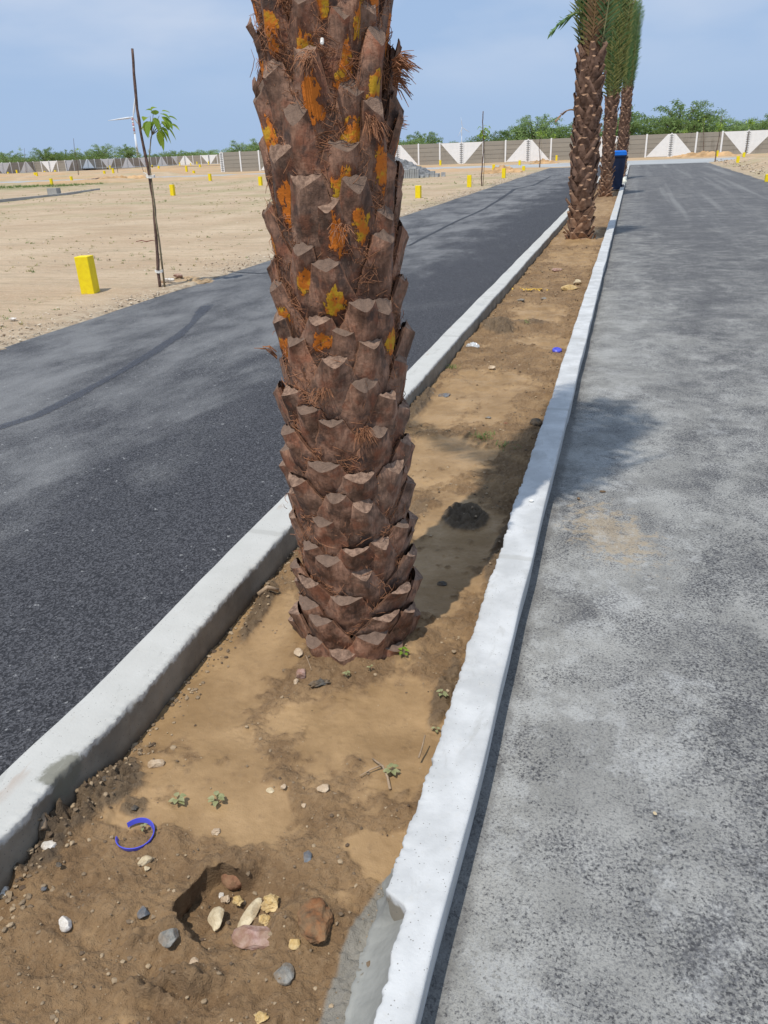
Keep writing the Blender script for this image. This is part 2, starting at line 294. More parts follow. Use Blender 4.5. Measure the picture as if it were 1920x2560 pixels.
k=NT('yellow_paint');p=k.pos();z_=k.sep(p)[2];n=k.noise(p,14,4,.65);c=k.mix(k.ss(n,.3,.7),(.80,.60,.012),(.88,.70,.014));c=k.mix(k.ss(k.math('ADD',z_,k.math('MULTIPLY',k.math('SUBTRACT',n,.5),.16)),.05,.0,0.,.55),c,(.45,.34,.16));c=k.mix(k.math('MULTIPLY',k.ss(k.noise(p,50,4,.7),.62,.72),.4),c,(.5,.42,.2));MAT['yellow']=k.out(c,.6,k.bump(n,.2,.004),.3)
MAT['conc']=simple('grey_concrete',(.34,.34,.33),.9,.18,1.2,bump=.4)
MAT['croad']=simple('cement_road',(.36,.37,.37),.9,.1,.35)
MAT['blockc']=simple('concrete_block',(.36,.37,.37),.9,.2,5,bump=.3)
MAT['gravel']=simple('grey_gravel',(.17,.175,.18),.95,.35,9,bump=.9,bsc=25)
MAT['stake']=simple('stake_bark',(.12,.075,.06),.85,.4,25,bump=.6)
MAT['stem']=simple('sapling_stem',(.23,.19,.12),.8,.3,25)
def leafm(name,a,b,tr=.25,r=.5):
    k=NT(name);n=k.noise(k.pos(),9,3,.6);rn=k.n('NewGeometry').outputs['Random Per Island']
    k.out(k.mix(rn,a,b),r,None,.35);k.b.inputs['Transmission Weight'].default_value=0
    tb=k.n('BsdfTranslucent');k.set(tb.inputs[0],k.mix(rn,tuple(min(1,q*1.5) for q in a),tuple(min(1,q*1.6) for q in b)));ms=k.n('MixShader');ms.inputs[0].default_value=tr
    k.t.links.new(k.b.outputs[0],ms.inputs[1]);k.t.links.new(tb.outputs[0],ms.inputs[2]);k.t.links.new(ms.outputs[0],k.t.nodes['Material Output'].inputs[0]);return k.m
MAT['leaf']=leafm('sapling_leaf',(.14,.25,.03),(.32,.42,.06),.35)
MAT['seed']=leafm('seedling_leaf',(.26,.28,.13),(.38,.38,.21),.3)
MAT['acacia']=leafm('feathery_leaf',(.11,.18,.055),(.22,.31,.10),.3,.7)
MAT['acaciaf']=leafm('far_leaf',(.055,.105,.04),(.10,.165,.06),.3,.7)
MAT['fg']=leafm('frond_green',(.07,.15,.05),(.17,.28,.11),.3)
MAT['fy']=leafm('frond_olive',(.17,.19,.055),(.32,.31,.11),.3)
MAT['fd']=leafm('frond_dry',(.20,.11,.05),(.36,.23,.11),.2)
MAT['rach']=simple('frond_stalk',(.33,.33,.15),.6,.2,4)
MAT['grass']=leafm('field_grass',(.22,.22,.08),(.42,.36,.18),.3)
MAT['ggrass']=leafm('green_grass',(.09,.15,.04),(.20,.26,.07),.3)
MAT['twine']=simple('white_twine',(.75,.75,.72),.7,.05)
MAT['binb']=simple('bin_plastic',(.012,.022,.055),.45,.15,3)
MAT['lid']=simple('lid_plastic',(.01,.14,.55),.4,.1,3)
MAT['tyre']=simple('bin_wheel',(.05,.055,.07),.6,.1,3)
MAT['turb']=simple('turbine_paint',(.62,.66,.70),.5,.02,.1)
MAT['turbr']=simple('turbine_band',(.62,.36,.38),.5,.05,.1)  # red paled in the colour to stand in for distance haze
MAT['blue']=simple('blue_plastic',(.075,.085,.55),.35,.06,20,spec=.5)
MAT['metal']=simple('nail_head',(.75,.74,.70),.3,.05,40,spec=.6)
MAT['twig']=simple('dry_twig',(.33,.24,.16),.85,.25,60)
MAT['seamd']=simple('asphalt_edge_mat',(.05,.05,.055),.7,.25,9)
MAT['clod']=simple('wet_clod',(.085,.075,.058),.85,.4,40,bump=.9,bsc=90)
MAT['peb']=leafm('pebble_mix',(.09,.06,.038),(.40,.30,.19),0,.9)
MAT['pebf']=leafm('field_chips',(.26,.19,.13),(.62,.54,.42),0,.9)
MAT['cem']=simple('spilt_cement',(.25,.25,.23),.85,.2,7,bump=.5,bsc=60)
MAT['mound']=simple('orange_soil',(.45,.29,.15),.95,.3,1.2,bump=.8,bsc=5)
def stonem(name,a,b,sc=18): 
    k=NT(name);p=k.pos();n=k.noise(p,sc*2,5,.65,.3);n2=k.noise(p,sc*10,3,.7)
    c=k.mix(k.ss(n,.35,.65),a,b);c=k.mix(k.math('MULTIPLY',k.ss(n2,.58,.7),.35),c,tuple(x*.45 for x in a));du=k.ss(k.noise(k.map(p,(1,1,1),(4,4,4)),sc*1.3,4,.6),.35,.62);c=k.mix(k.math('MULTIPLY',du,.5),c,(.27,.18,.10));return k.out(c,.92,k.bump(k.math('ADD',n,n2),.6,.004),.15)
ST=dict(beige=stonem('beige_stone',(.46,.34,.23),(.62,.50,.36)),cream=stonem('cream_stone',(.50,.40,.25),(.68,.58,.40)),pink=stonem('pink_stone',(.27,.145,.115),(.46,.32,.27)),
  rust=stonem('rust_stone',(.10,.06,.035),(.24,.105,.045)),red=stonem('red_brown_stone',(.17,.075,.045),(.30,.15,.09)),grey=stonem('grey_stone',(.13,.135,.13),(.30,.29,.26)),blue=stonem('blue_grey_stone',(.08,.095,.115),(.17,.19,.21)),
  white=stonem('white_quartz',(.55,.51,.45),(.80,.77,.72)),yellow=stonem('yellow_stone',(.50,.33,.12),(.66,.50,.26)),dark=stonem('dark_stone',(.045,.045,.043),(.11,.105,.095)),brown=stonem('brown_clod',(.12,.075,.045),(.21,.14,.085)))
# ------------------------------------------------------------ structure: ground, roads, soil bed
def lines(a,b,step,g):
    o=[a];d=step
    while o[-1]<b:o.append(o[-1]+d);d*=g
    return o
XL=-5.33;XR=4.5;YEND=57.6
xs=sorted([-x for x in lines(-XL+.002,7000,.035,1.03)])+[XL+.03,XL+.09,-3,0,3,XR-.09,XR-.03]+lines(XR+.002,7000,.07,1.05)
ys=[-400,-60,-12,0]+lines(2,8000,.06,1.016)
X,Y=np.meshgrid(xs,ys)
inx=(X>XL+.02)&(X<XR-.02);road=inx&(Y<YEND+.3)|((Y>59.6)&(Y<70.5)&(X>-150)&(X<70))|((Y>57.2)&(Y<81)&(X>-1.5)&(X<4.6))
nearf=np.exp(-np.clip(np.hypot(X,Y)-8,0,None)/40)
Z=.012+.035*fbm(X*.35,Y*.35,3,2)*np.where(np.hypot(X,Y)<150,1,0)+.012*fbm(X*4,Y*4,3,5)*nearf
de=np.where(X<0,XL-X,X-XR);edge=np.exp(-np.clip(de,0,None)/.35)*(de>-.01)*(Y<60)
Z+=edge*.012*fbm(X*9,Y*9,3,8)+.02*np.exp(-((de-.35)/.25)**2)*(fbm(X*2,Y*2,2,4)+.3)*(de>0)*(Y<58)
Z+=-.02*np.exp(-np.clip(de,0,None)/.06)*(de>=0)*(Y<58)
rb=sst(XR+.2,XR+2.2,X)*sst(8,25,Y)*sst(62,56,Y);Z+=rb*(.28+.1*fbm(X*1.2,Y*1.2,4,6))
# low soil banks between the plots left of the road
Z+=sst(54,56,Y)*sst(60,57.5,Y)*sst(-7,-12,X)*(.18+.1*fbm(X*.5,Y*.5,3,3))+sst(72,73.5,Y)*sst(79,76,Y)*sst(-41,-44,X)*.3
Z+=sst(95,100,Y)*sst(125,110,Y)*sst(-41,-60,X)*(.25+.15*fbm(X*.2,Y*.2,3,3))
Z=np.where(road,-.14,Z);Z=np.where((Y>70.5)&(Y<81),np.maximum(Z,.01),Z)
XX=X.copy();lip=(np.abs(X-xs[xs.index(XL-.002)] if (XL-.002) in xs else X*0+9)<1e-9)
e0=np.argmin(abs(np.array(xs)-(XL-.002)));XX[:,e0]+=.10*fbm(Y[:,e0]*2.2,Y[:,e0]*0,4,3)+.03;XX[:,e0+1]=XX[:,e0]+.02;XX[:,e0+2]=np.maximum(XX[:,e0+2],XX[:,e0+1]+.02)
b=MB();b.grid(XX,Y,Z);b.build('ground',MAT['field'],smooth=True,attrs={'edge':edge},kind='structure')
def sheet(name,x0,x1,y0,y1,z,mat,nx=2,ny=2,wob=0):
    X,Y=np.meshgrid(np.linspace(x0,x1,nx),np.linspace(y0,y1,ny));b=MB();b.grid(X,Y,np.full_like(X,z)+wob*fbm(X*3,Y*3,2,1));return b.build(name,mat,kind='structure')
yl=np.array(lines(-3,YEND,.05,1.012));yl[-1]=YEND
X,Y=np.meshgrid(np.concatenate([[XL-.12,XL-.02,XL+.03],np.linspace(XL+.1,-1.362,40)]),yl)
Zr=.012*fbm(X*.6,Y*.3,2,3)+.0*X;Zr[:, -1]=.0;Zr+=.006;Zr[:,0]-=.04;Zr[:,1]-=.012
b=MB();b.grid(X,Y,Zr);b.build('left_road',MAT['road_l'],smooth=True,kind='structure')
X,Y=np.meshgrid(np.linspace(-.252,XR+.05,60),yl)
Zr=.008*fbm(X*.8,Y*.4,2,7)*sst(-.2,.2,X)-.012*np.exp(-((X+.2)/.05)**2)
b=MB();b.grid(X,Y,Zr);b.build('right_road',MAT['road_r'],smooth=True,kind='structure')
sheet('cross_road',-150,70,59.6,70.4,-.004,MAT['croad'])
sheet('cross_road_apron',-5.0,4.9,YEND+.02,59.6,-.012,MAT['croad']);sheet('road_forecourt',-1.2,4.4,70.4,80.9,-.006,MAT['croad'])
sheet('far_road',-160,-55,139,143.5,.35,MAT['croad'])
b=MB();b.box((2.1,YEND+.03,-.03),(4.6,.1,.09));b.build('asphalt_edge',MAT['seamd'],kind='structure')
# soil bed between the kerbs
BX0,BX1=-1.262,-.352
yy=[.2]
while yy[-1]<58:yy.append(yy[-1]+max(.0038,.0011*yy[-1]**1.45))
X,Y=np.meshgrid(np.linspace(BX0,BX1,215),yy)
def blob(cx,cy,rx,ry,rot=0,soft=.45,X=X,Y=Y):
    c,s=math.cos(rot),math.sin(rot);dx=X-cx;dy=Y-cy;a=(dx*c+dy*s)/rx;b_=(-dx*s+dy*c)/ry
    return sst(1+soft,1-soft,np.sqrt(a*a+b_*b_))
silt=np.zeros_like(X)
for px,py,rx,ry in [(430,1500,.20,.3),(560,1390,.18,.25),(430,1640,.19,.14),(500,1750,.17,.09),(960,1200,.2,.6),(930,1000,.3,.45),(1000,880,.3,.5),(1050,830,.35,.35),(760,1560,.25,.18),(900,1600,.14,.25),(1160,680,.3,.5),(1250,500,.35,.9),(1240,555,.4,1.0),(850,1850,.12,.07),(1300,450,.4,2.5),(300,1760,.10,.05),(1180,740,.25,.25)]:
    p=GD(px,py);silt=np.maximum(silt,blob(p.x,p.y,rx,ry))
nm=fbm(X*7,Y*6,4,11);nm2=fbm(X*2.6,Y*2.6,4,19);silt=np.clip(sst(.3,.85,silt+.28*fbm(X*28,Y*24,4,23)+.42*nm+.35*nm2+.12*np.exp(-((Y-1.7)/.6)**2)),0,1)
coarse=.010*fbm(X*3.3,Y*3.3,2,1)+.012*fbm(X*10,Y*10,4,2)*(1-silt*.85)
crumb=np.abs(fbm(X*45,Y*45,3,5,.6))*.007+np.abs(fbm(X*22,Y*22,3,6,.6))*.008
Z=coarse+crumb*(1-silt)*np.where(Y<14,1,.6)+.0016*fbm(X*30,Y*30,3,9)*silt+sst(3.5,8,Y)*.02*fbm(X*3,Y*3,3,4)
# far part of the bed: lumpy earth with ridges
Z+=sst(4.6,5.6,Y)*sst(14,12,Y)*.018*np.abs(fbm(X*6,Y*4,4,14))
dark=np.zeros_like(X);cem=np.zeros_like(X)
def bump_at(px,py,rx,ry,h,rot=0,dk=0,rough=.5,fr=18,soft=.45):
    global Z,dark,silt
    p=GD(px,py);m=blob(p.x,p.y,rx,ry,rot,soft);n=fbm(X*fr,Y*fr,4,int(px)%13)
    Z=Z+m*(h+rough*abs(h)*n);dark=np.maximum(dark,sst(.35,.7,m+.3*n)*dk);silt=silt*(1-m*min(1,dk*1.3+.2))
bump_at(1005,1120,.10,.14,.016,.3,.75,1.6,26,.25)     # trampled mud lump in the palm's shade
bump_at(905,1098,.04,.09,.008,0,.35,.9,20)
bump_at(1075,712,.14,.3,.05,.4,.55,.9,13,.5)       # dark earth heap by the left kerb
bump_at(1130,700,.2,.14,.02,0,.4,.8,13)
bump_at(250,1690,.07,.09,.014,.5,.6,1.6,34);bump_at(160,1745,.09,.10,.02,.5,.55,1.6,34);bump_at(290,1745,.035,.03,.01,.0,.5,1.6,40);bump_at(90,1810,.07,.12,.018,.6,.6,1.5,34)
bump_at(1160,1010,.05,.35,.014,0,.5,1.2,24);bump_at(1075,1200,.03,.25,.010,0,.5,1.2,24);bump_at(960,1500,.03,.16,.012,0,.45,1.5,30)
bump_at(560,1320,.03,.2,.012,.1,.5,1.4,26);bump_at(900,880,.06,.4,.03,0,.6,1.2,16)
bump_at(600,1985,.12,.06,.014,.2,0,1.,20);bump_at(380,2130,.10,.03,.022,.4,.15,1.4,24);bump_at(330,2030,.06,.03,.012,.4,.15,1.4,24)
# hollow with an undercut bank, open towards the camera-right
hp=GD(505,1950);a=(X-hp.x);c_=(Y-hp.y);rot=.35;ca,sa=math.cos(rot),math.sin(rot)
hu=(a*ca+c_*sa);hv=(-a*sa+c_*ca);rr=np.sqrt((hu/.13)**2+(hv/.105)**2)+.2*fbm(X*11,Y*11,3,3)
steep=sst(1.0,.82,rr);gent=sst(1.35,.3,rr);side=sst(-.3,.5,(hv*.55-hu*.85)/.1+.25*fbm(X*14,Y*14,3,8))
Z-=.060*(side*steep+(1-side)*gent*.7);silt*=1-gent;Z+=.014*side*np.exp(-((rr-1.12)/.16)**2)
ovh=side*(.020*np.exp(-((rr-1.08)/.12)**2)-.014*np.exp(-((rr-.72)/.13)**2));rl_=np.hypot(a,c_)+1e-6;OX=-a/rl_*ovh;OY=-c_/rl_*ovh
dark=np.maximum(dark,.25*side*np.exp(-((rr-.95)/.1)**2))  # shade under the overhanging bank, painted into the soil colour
dp=X*0
for (px,py) in [(180,2020),(90,2080),(450,2150)]:
    p=GD(px,py);Z-=.012*blob(p.x,p.y,.05,.03)
# cement film spilt beside the right kerb
cc=GD(800,2080);cem=np.maximum(blob(cc.x,cc.y,.06,.22,-.05),0);cem=sst(.3,.6,cem+.25*nm)*.9
cem=np.maximum(cem,sst(.3,.6,np.exp(-((X-BX1-.0)/.05)**2)*sst(1.45,1.1,Y)+.2*nm)*.9);Z+=cem*.003*(1-silt)
# damp, settled edges at both kerbs and around the palm foot
Z+=-.012*np.exp(-((X-BX0)/.05)**2)
pr=np.hypot(X+.78,Y-2.2);Z+=.012*np.exp(-((pr-.23)/.06)**2)
pr2=np.hypot(X+.76,Y-14.1);Z+=.05*np.exp(-((pr2-.1)/.35)**2);silt=np.maximum(silt,sst(.8,.5,pr2+.1*nm))
SX,SY,SZ=X,Y,Z
def soilz(x,y):
    i=min(np.searchsorted(yy,y),len(yy)-1);j=int(round((x-BX0)/(BX1-BX0)*214));j=max(0,min(214,j));return float(SZ[i,j])
b=MB();b.grid(X+OX,Y+OY,Z);b.build('soil',MAT['soil'],smooth=True,attrs={'silt':silt,'dark':np.clip(dark,0,1),'cem':cem},kind='structure')
SILT=silt
# ------------------------------------------------------------ kerbs
def kerb(name,xin,xout,top,bin_,bout,label,rag,seed,y1=58):
    # profile from the bed-side foot over the top to the road-side foot
    sg=1 if xout>xin else -1;prof=[]
    for t in np.linspace(0,1,9):prof.append((xin-sg*.004*(1-t),bin_+(top-.006-bin_)*t,0))
    for t in np.linspace(.03,.97,12):prof.append((xin+(xout-xin)*t,top,1))
    for t in np.linspace(0,1,7):prof.append((xout-sg*.012*t,top-.005+(bout-top+.005)*t,2))
    P=np.array(prof);yk=[.2]
    while yk[-1]<y1:yk.append(yk[-1]+max(.006,.0016*yk[-1]**1.4))
    yk=np.array(yk);Xp,Yk=np.meshgrid(P[:,0],yk);Zp=np.tile(P[:,1],(len(yk),1));ty=np.tile(P[:,2],(len(yk),1))
    k=np.clip(np.minimum(1,3./np.maximum(Yk,.5)),.15,1)
    wedge=np.tile(np.exp(-((np.arange(len(P))-9.0)/1.7)**2),(len(yk),1))
    Xp=Xp-sg*wedge*rag*(.6*fbm(Yk*14,Zp*9,3,seed)+.8*np.abs(fbm(Yk*55,Zp*30,2,seed+2)))*k
    Xp+=.004*fbm(Yk*1.3,Xp*0,2,seed+5)*1.5;wgt=np.tile(np.clip(1-(np.arange(len(P))-9)/11.,0,1),(len(yk),1));Xp-=sg*wgt*(.008*np.abs(fbm(Yk*3.1,Yk*0,3,seed+7))*k-(.052*sst(1.10,1.065,Yk)+.004*sst(.95,.8,Yk) if sg>0 else 0*Yk));Xp-=(sg<0)*.02*sst(1.6,1.1,Yk)
    Xp+=sg*.0025*fbm(Yk*30,Zp*30,3,seed+4)*(ty==0)
    Zp+=np.where(ty==1,.0009*fbm(Xp*25,Yk*9,3,seed+1)+.004*fbm(Xp*3,Yk*.7,2,seed+6),0)+.004*fbm(Xp*3,Yk*.7,2,seed+6)*(ty!=1)*(Zp/top)
    Zp-=wedge*.006*np.abs(fbm(Yk*30,Xp*30,3,seed+3))
    b=MB();b.grid(Xp,Yk,Zp,flip=(sg<0))
    e=len(P)-1;lo=np.arange(e+1);b.add(np.stack([Xp[-1],Yk[-1],Zp[-1]],-1),[tuple(lo[::-1] if sg>0 else lo)])
    return b.build(name,MAT['kerb'],smooth=True,attrs={'bedside':np.concatenate([(ty==0).ravel(),(ty[-1]==0)]).astype(float)},label=label,cat='kerb',group='kerbs of the planted median')
kerb('concrete_kerb',-1.228,-1.372,.12,-.05,.0,'whitened concrete kerb with a bare grey inner face, on the left side of the palm bed',.011,3)
kerb('concrete_kerb',-.358,-.237,.12,-.03,-.02,'whitened concrete kerb with a ragged bed-side edge, between the palm bed and the dusty right road',.009,21)
b=MB();b.box((-.8,58.05,.05),(1.12,.12,.16));b.build('concrete_kerb',MAT['kerb'],label='short end kerb closing the far end of the palm bed',cat='kerb')
# cement lip spreading from the right kerb near the camera
pts=[(845,1868),(852,1900),(842,1935),(850,1990),(862,2040),(845,2090),(838,2150),(833,2215)]
low=[(838,1880),(826,1930),(800,2000),(780,2060),(760,2120),(745,2180),(735,2215)]
a=[GD(*p,z=.0) for p in low];b=MB();n=40
Ys=np.linspace(a[-1].y-.12,a[0].y,60);xl=np.interp(Ys,[p.y for p in a[::-1]],[p.x for p in a[::-1]])
X2=np.stack([xl+(np.where(Ys<1.09,-.308,-.36)-xl)*t for t in np.linspace(0,1,14)],1)+0;Y2=np.tile(Ys[:,None],(1,14));tt=np.tile(np.linspace(0,1,14),(60,1))
X2+=(1-tt)*.012*fbm(Y2*25,Y2*0,3,4);Z2=.004+tt*.05+tt**3*.045+.004*fbm(X2*20,Y2*20,3,2)*(1-tt)
Z2=np.maximum(Z2,np.vectorize(soilz)(X2,Y2)*(1-tt)+.004);Z2*=np.where(tt==0,.0,1);Z2-=np.where(tt==0,.02,0)
b.grid(X2,Y2,Z2);b.build('cement_spill',MAT['cem'],smooth=True,label='grey cement smear sloping off the inner side of the right kerb nearest the camera',cat='cement')
# seams and damp streak on the left road: thin sheets a few mm proud
def m_streak(name,c,r_,al_):
    k=NT(name);p=k.wpos();e=k.attr('edge');n=k.noise(p,14,4,.7);f=k.noise(p,120,2,.7)
    al=k.ss(k.math('ADD',e,k.math('ADD',k.math('MULTIPLY',k.math('SUBTRACT',n,.5),1.1),k.math('MULTIPLY',k.math('SUBTRACT',f,.5),.9))),.18,.75)
    col=k.mix(k.ss(k.vor(p,165,out='Color'),.25,.9),c,tuple(x*2.0 for x in c));k.out(col,r_,k.bump(k.vor(p,165),.6,.004),.35);k.set(k.b.inputs['Alpha'],k.math('MULTIPLY',al,al_));return k.m
MAT['seam']=m_streak('bitumen_seam',(.032,.034,.04),.7,.85);MAT['seam2']=m_streak('damp_streak',(.05,.053,.064),.6,.6)
def ribbon(name,pts,ws,mat,seed=1):
    P=[Vector(p) for p in pts];Q=[];Wd=[]
    for i in range(len(P)-1):
        n=max(3,int((P[i+1]-P[i]).length/.06))
        for k in range(n):
            t=k/n;Q.append(P[i].lerp(P[i+1],t));Wd.append(ws[i]*(1-t)+ws[i+1]*t)
    Q.append(P[-1]);Wd.append(ws[-1]);V=[];Fc=[];E_=[];hh=lambda x,y:.012*float(fbm(np.array(x*.6),np.array(y*.3),2,3))+.006+.004
    for i,q in enumerate(Q):
        t=(Q[min(i+1,len(Q)-1)]-Q[max(0,i-1)]).normalized();sd=Vector((t.y,-t.x,0));end=min(1,i/6,(len(Q)-1-i)/6)
        for j,u in enumerate((-1.6,-.8,0,.8,1.6)):
            v=q+sd*u*Wd[i];V.append((v.x,v.y,hh(v.x,v.y)));E_.append((0,.75,1,.75,0)[j]*end)
        if i:Fc+=[(5*i-5+j,5*i-4+j,5*i+1+j,5*i+j) for j in range(4)]
    b=MB();b.add(V,Fc);return b.build(name,mat,kind='structure',attrs={'edge':E_})
st=[(455,655),(440,670),(415,700),(385,728),(330,765),(250,812),(160,860),(80,900),(-20,932),(-120,975)]
ribbon('road_streak',[GD(*p)*1 for p in st],[.08,.06,.028,.045,.05,.03,.045,.04,.04,.05],MAT['seam2'])
sm=[GD(470,586),GD(560,592),GD(640,586),GD(760,560),GD(885,530),GD(960,492),GD(1050,450),GD(1100,418),GD(1112,408),GD(1150,402),GD(1190,381)]
ribbon('road_seam',sm,[.02,.03,.028,.028,.026,.03,.035,.05,.06,.05,.04],MAT['seam'],seed=5)
# ------------------------------------------------------------ palms
def boot_mesh(b,th0,z0,L,R,wb,wt,lean,keel,rnd,nu=13,nv=12,tilt=0,mf=0,mc=1,cx=0,cy=0):
    """one cut leaf base: hugging sheath that narrows to a keeled, obliquely cut stub"""
    u=np.linspace(-1,1,nu);v=np.linspace(0,1,nv);U,Vv=np.meshgrid(u,v)
    ku=np.clip(1-np.abs(U)**rnd.uniform(1.1,1.5),0,1);cut=rnd.uniform(.09,.17)*min(1,.2/L+.2)
    ks=rnd.uniform(-.22,.22)                                    # keel off centre
    ku=np.clip(1-np.abs(np.clip((U-ks)/(1-ks*np.sign(U-ks)+1e-6),-1,1))**rnd.uniform(.95,1.2),0,1)
    vt=1-cut*ku
    vv=Vv*vt
    sh=np.power(np.clip(vv,0,1),rnd.uniform(.75,1.1));w=wb*(1-sh)+wt*sh+ .10*wb*np.sin(np.pi*np.clip(vv*1.3,0,1))
    w=w*(1+.05*fbm(vv*5,U*0+rnd.random()*30,2,3)*np.abs(U)+.03*np.sin(vv*40+rnd.random()*9)*(np.abs(U)>.95))
    kd=keel*(.35+.65*vv)*(1 if True else 0)
    sx,sy=rnd.random()*50,rnd.random()*50
    nzz=.0055*fbm(U*2+sx,vv*3+sy,3,4)
    back=R+lean*np.power(vv,1.15)
    rf=back+kd*ku+nzz*(ku*.7+.3)+.0015
    off=tilt*vv*L
    def place(r,wd,zz):
        th=th0+(U[:r.shape[0]]*wd+off[:r.shape[0]])/np.maximum(R,.05) if r.shape==U.shape else None
        return th
    TH=th0+(U*w)/R*(R/np.maximum(back,R))+off/R
    Zf=z0+vv*L
    b.grid(cx+rf*np.cos(TH),cy+rf*np.sin(TH),Zf,mf,uv=np.stack([(U*.5+.5).ravel(),Vv.ravel()],-1))
    # oblique cut: from the front rim up to the straight back edge
    nc=4;t=np.linspace(0,1,nc)[:,None];thl=TH[-1][None,:];rb=(R+lean)*np.ones(nu);zb=z0+L*np.ones(nu)+rnd.uniform(-.004,.014)*(1-np.abs(u-ks))+.002*np.sin(u*9+sx)
    rC=rf[-1][None,:]*(1-t)+rb[None,:]*t;zC=Zf[-1][None,:]*(1-t)+zb[None,:]*t-np.sin(t*np.pi)*.0035*ku[-1][None,:]
    thC=thl+0*t
    b.grid(cx+rC*np.cos(thC),cy+rC*np.sin(thC),zC,mc,uv=np.full((nu*nc,2),.5))
    rB=back[::3]-.007;thB=TH[::3];b.grid(cx+rB*np.cos(thB),cy+rB*np.sin(thB),(z0+Vv*L)[::3],mf,flip=True,uv=np.full((rB.size,2),.03))
    # rim between front and back at the sides
    for s in (0,-1):
        idx=np.arange(0,nv,3);V=[];
        for i in idx:
            V.append((cx+rf[i,s]*math.cos(TH[i,s]),cy+rf[i,s]*math.sin(TH[i,s]),Zf[i,s]));V.append((cx+(back[i,s]-.007)*math.cos(TH[i,s]),cy+(back[i,s]-.007)*math.sin(TH[i,s]),(z0+Vv*L)[i,s]))
        b.add(V,[(2*i,2*i+1,2*i+3,2*i+2) for i in range(len(idx)-1)],mf,uv=np.full((len(V),2),.02))
def fibres(b,n,z0,z1,R,rnd,arc=(-math.pi,math.pi),sc=1,amid=None):
    for i in range(n):
        th=rnd.uniform(*arc);z=rnd.uniform(z0,z1)
        if math.sin(th*7+z*31)+math.sin(th*11-z*23)+rnd.uniform(-.8,.8)<.15:continue
        ln=rnd.uniform(.025,.065)*sc*(1.7 if i%25==0 else 1);a=rnd.choice((-1,1))*rnd.uniform(.05,.75)+rnd.choice((0,0,math.pi/2))
        dr=rnd.uniform(-.008,.022)-.012*min(1,max(0,z-.6));P=[];cu=rnd.uniform(-.4,.4)
        for k in range(4):
            t=k/3-.5;s=ln*t;r=R+.006+dr+.006*math.sin(t*4+i)+(.012*abs(t) if i%9==0 else 0);an=a+cu*t
            P.append((r*math.cos(th+s*math.cos(an)/R),r*math.sin(th+s*math.cos(an)/R),z+s*math.sin(an)))
        b.tube(P,[.0007*sc,.0009*sc,.0008*sc,.0004*sc],3,cap=False)
def frond_mesh(seed,L=2.4,droop=.25,fold=.75,ll=.26,npair=42,bare=.10):
    rnd=random.Random(seed);P=[];n=14
    for i in range(n+1):
        t=i/n;P.append(Vector((droop*t*t*L*.5,.03*math.sin(t*5+seed)*t,L*t*(1-.12*droop*t))))
    b=MB();b.tube(P,[.011*(1-t/n)**.8*1+.002 for t in range(n+1)],5,0)
    for i in range(npair):
        t=bare+(1-bare)*(i/npair);k=t*n;j=min(int(k),n-1);p=P[j].lerp(P[j+1],k-j);d=(P[j+1]-P[j]).normalized()
        for s in (-1,1):
            lf=ll*(math.sin(min(1,(t-bare)/(1-bare)*1.25+.18)*math.pi*.8))*rnd.uniform(.8,1.15)+.04
            side=Vector((rnd.uniform(-.35,.5),s,0)).normalized();dd=(d*fold+side*(1-fold*.62)+Vector((rnd.uniform(-.15,.15),rnd.uniform(-.1,.1),0))).normalized()
            wv=dd.cross(Vector((1,.2*s,.1))).normalized()*.017
            q=p+dd*lf*.5+Vector((0,0,.0));e=p+dd*lf+Vector((0,s*.02,-.03*lf))
            b.add([(p-wv*.6)[:],(p+wv*.6)[:],(q+wv)[:],(q-wv)[:],e[:]],[(0,1,2,3),(3,2,4)],1)
    return b
FT=[]
for i,(fold,ll,dr,mt) in enumerate([(.48,.38,.16,'fg'),(.42,.36,.26,'fg'),(.42,.34,.08,'fy'),(.46,.32,.05,'fy'),(.45,.34,.5,'fg'),(.5,.28,.15,'fd')]):
    o=frond_mesh(i,2.9 if i<4 else 2.2,dr,fold,ll).build('frond',[MAT['rach'] if mt!='fd' else MAT['fd'],MAT[mt]]);FT.append(o)
def crown(root,ztop,seed,n=34,rb=.13,H=1.,spread=1.,wx=.8):
    rnd=random.Random(seed);out=[]
    for i in range(n):
        t=i/n;th=i*2.39996;k=rnd.choices((0,1,2,3),(4,2,3,3))[0] if t>.12 else rnd.choice((2,3,3,5))
        o=cp(FT[k],root);s=rnd.uniform(.85,1.1)*H
        r=rb*(1-.55*t);o.location=(r*math.cos(th),r*math.sin(th),ztop-.35+.55*t)
        lean=rnd.uniform(.015,.07)*(1.3-t)*spread+(rnd.uniform(.03,.07) if (i%4==1 and .55<spread<=1) else 0);o.rotation_euler=Matrix.Rotation(th,4,'Z').to_euler();o.rotation_euler=(Matrix.Rotation(th,3,'Z')@Matrix.Rotation(lean,3,'Y')@Matrix.Rotation(rnd.uniform(-.5,.5),3,'Z')).to_euler()
        o.scale=(s*wx,s*.8,s);out.append(o)
    return out
PC=Vector((-.772,2.165,0))
hero=empty('palm_tree',(PC.x,PC.y,0),label='large near palm trunk with orange paint patches on its cut leaf bases',cat='palm tree',group='palms planted along the median')
b=MB();zc=np.linspace(-.12,2.95,60);tc_=np.linspace(0,2*np.pi,49);T,Zc=np.meshgrid(tc_,zc);Rc=.142+.010*fbm(T*4,Zc*9,3,2);Rc[:,-1]=Rc[:,0]
Rc=Rc-.012*np.clip(Zc-.6,0,1);b.grid(Rc*np.cos(T),Rc*np.sin(T),Zc);b.build('trunk',MAT['core'],hero,smooth=True)
rnd=random.Random(11);cth=math.atan2(-PC.y,-PC.x);allb=[];z=-.125;k=0
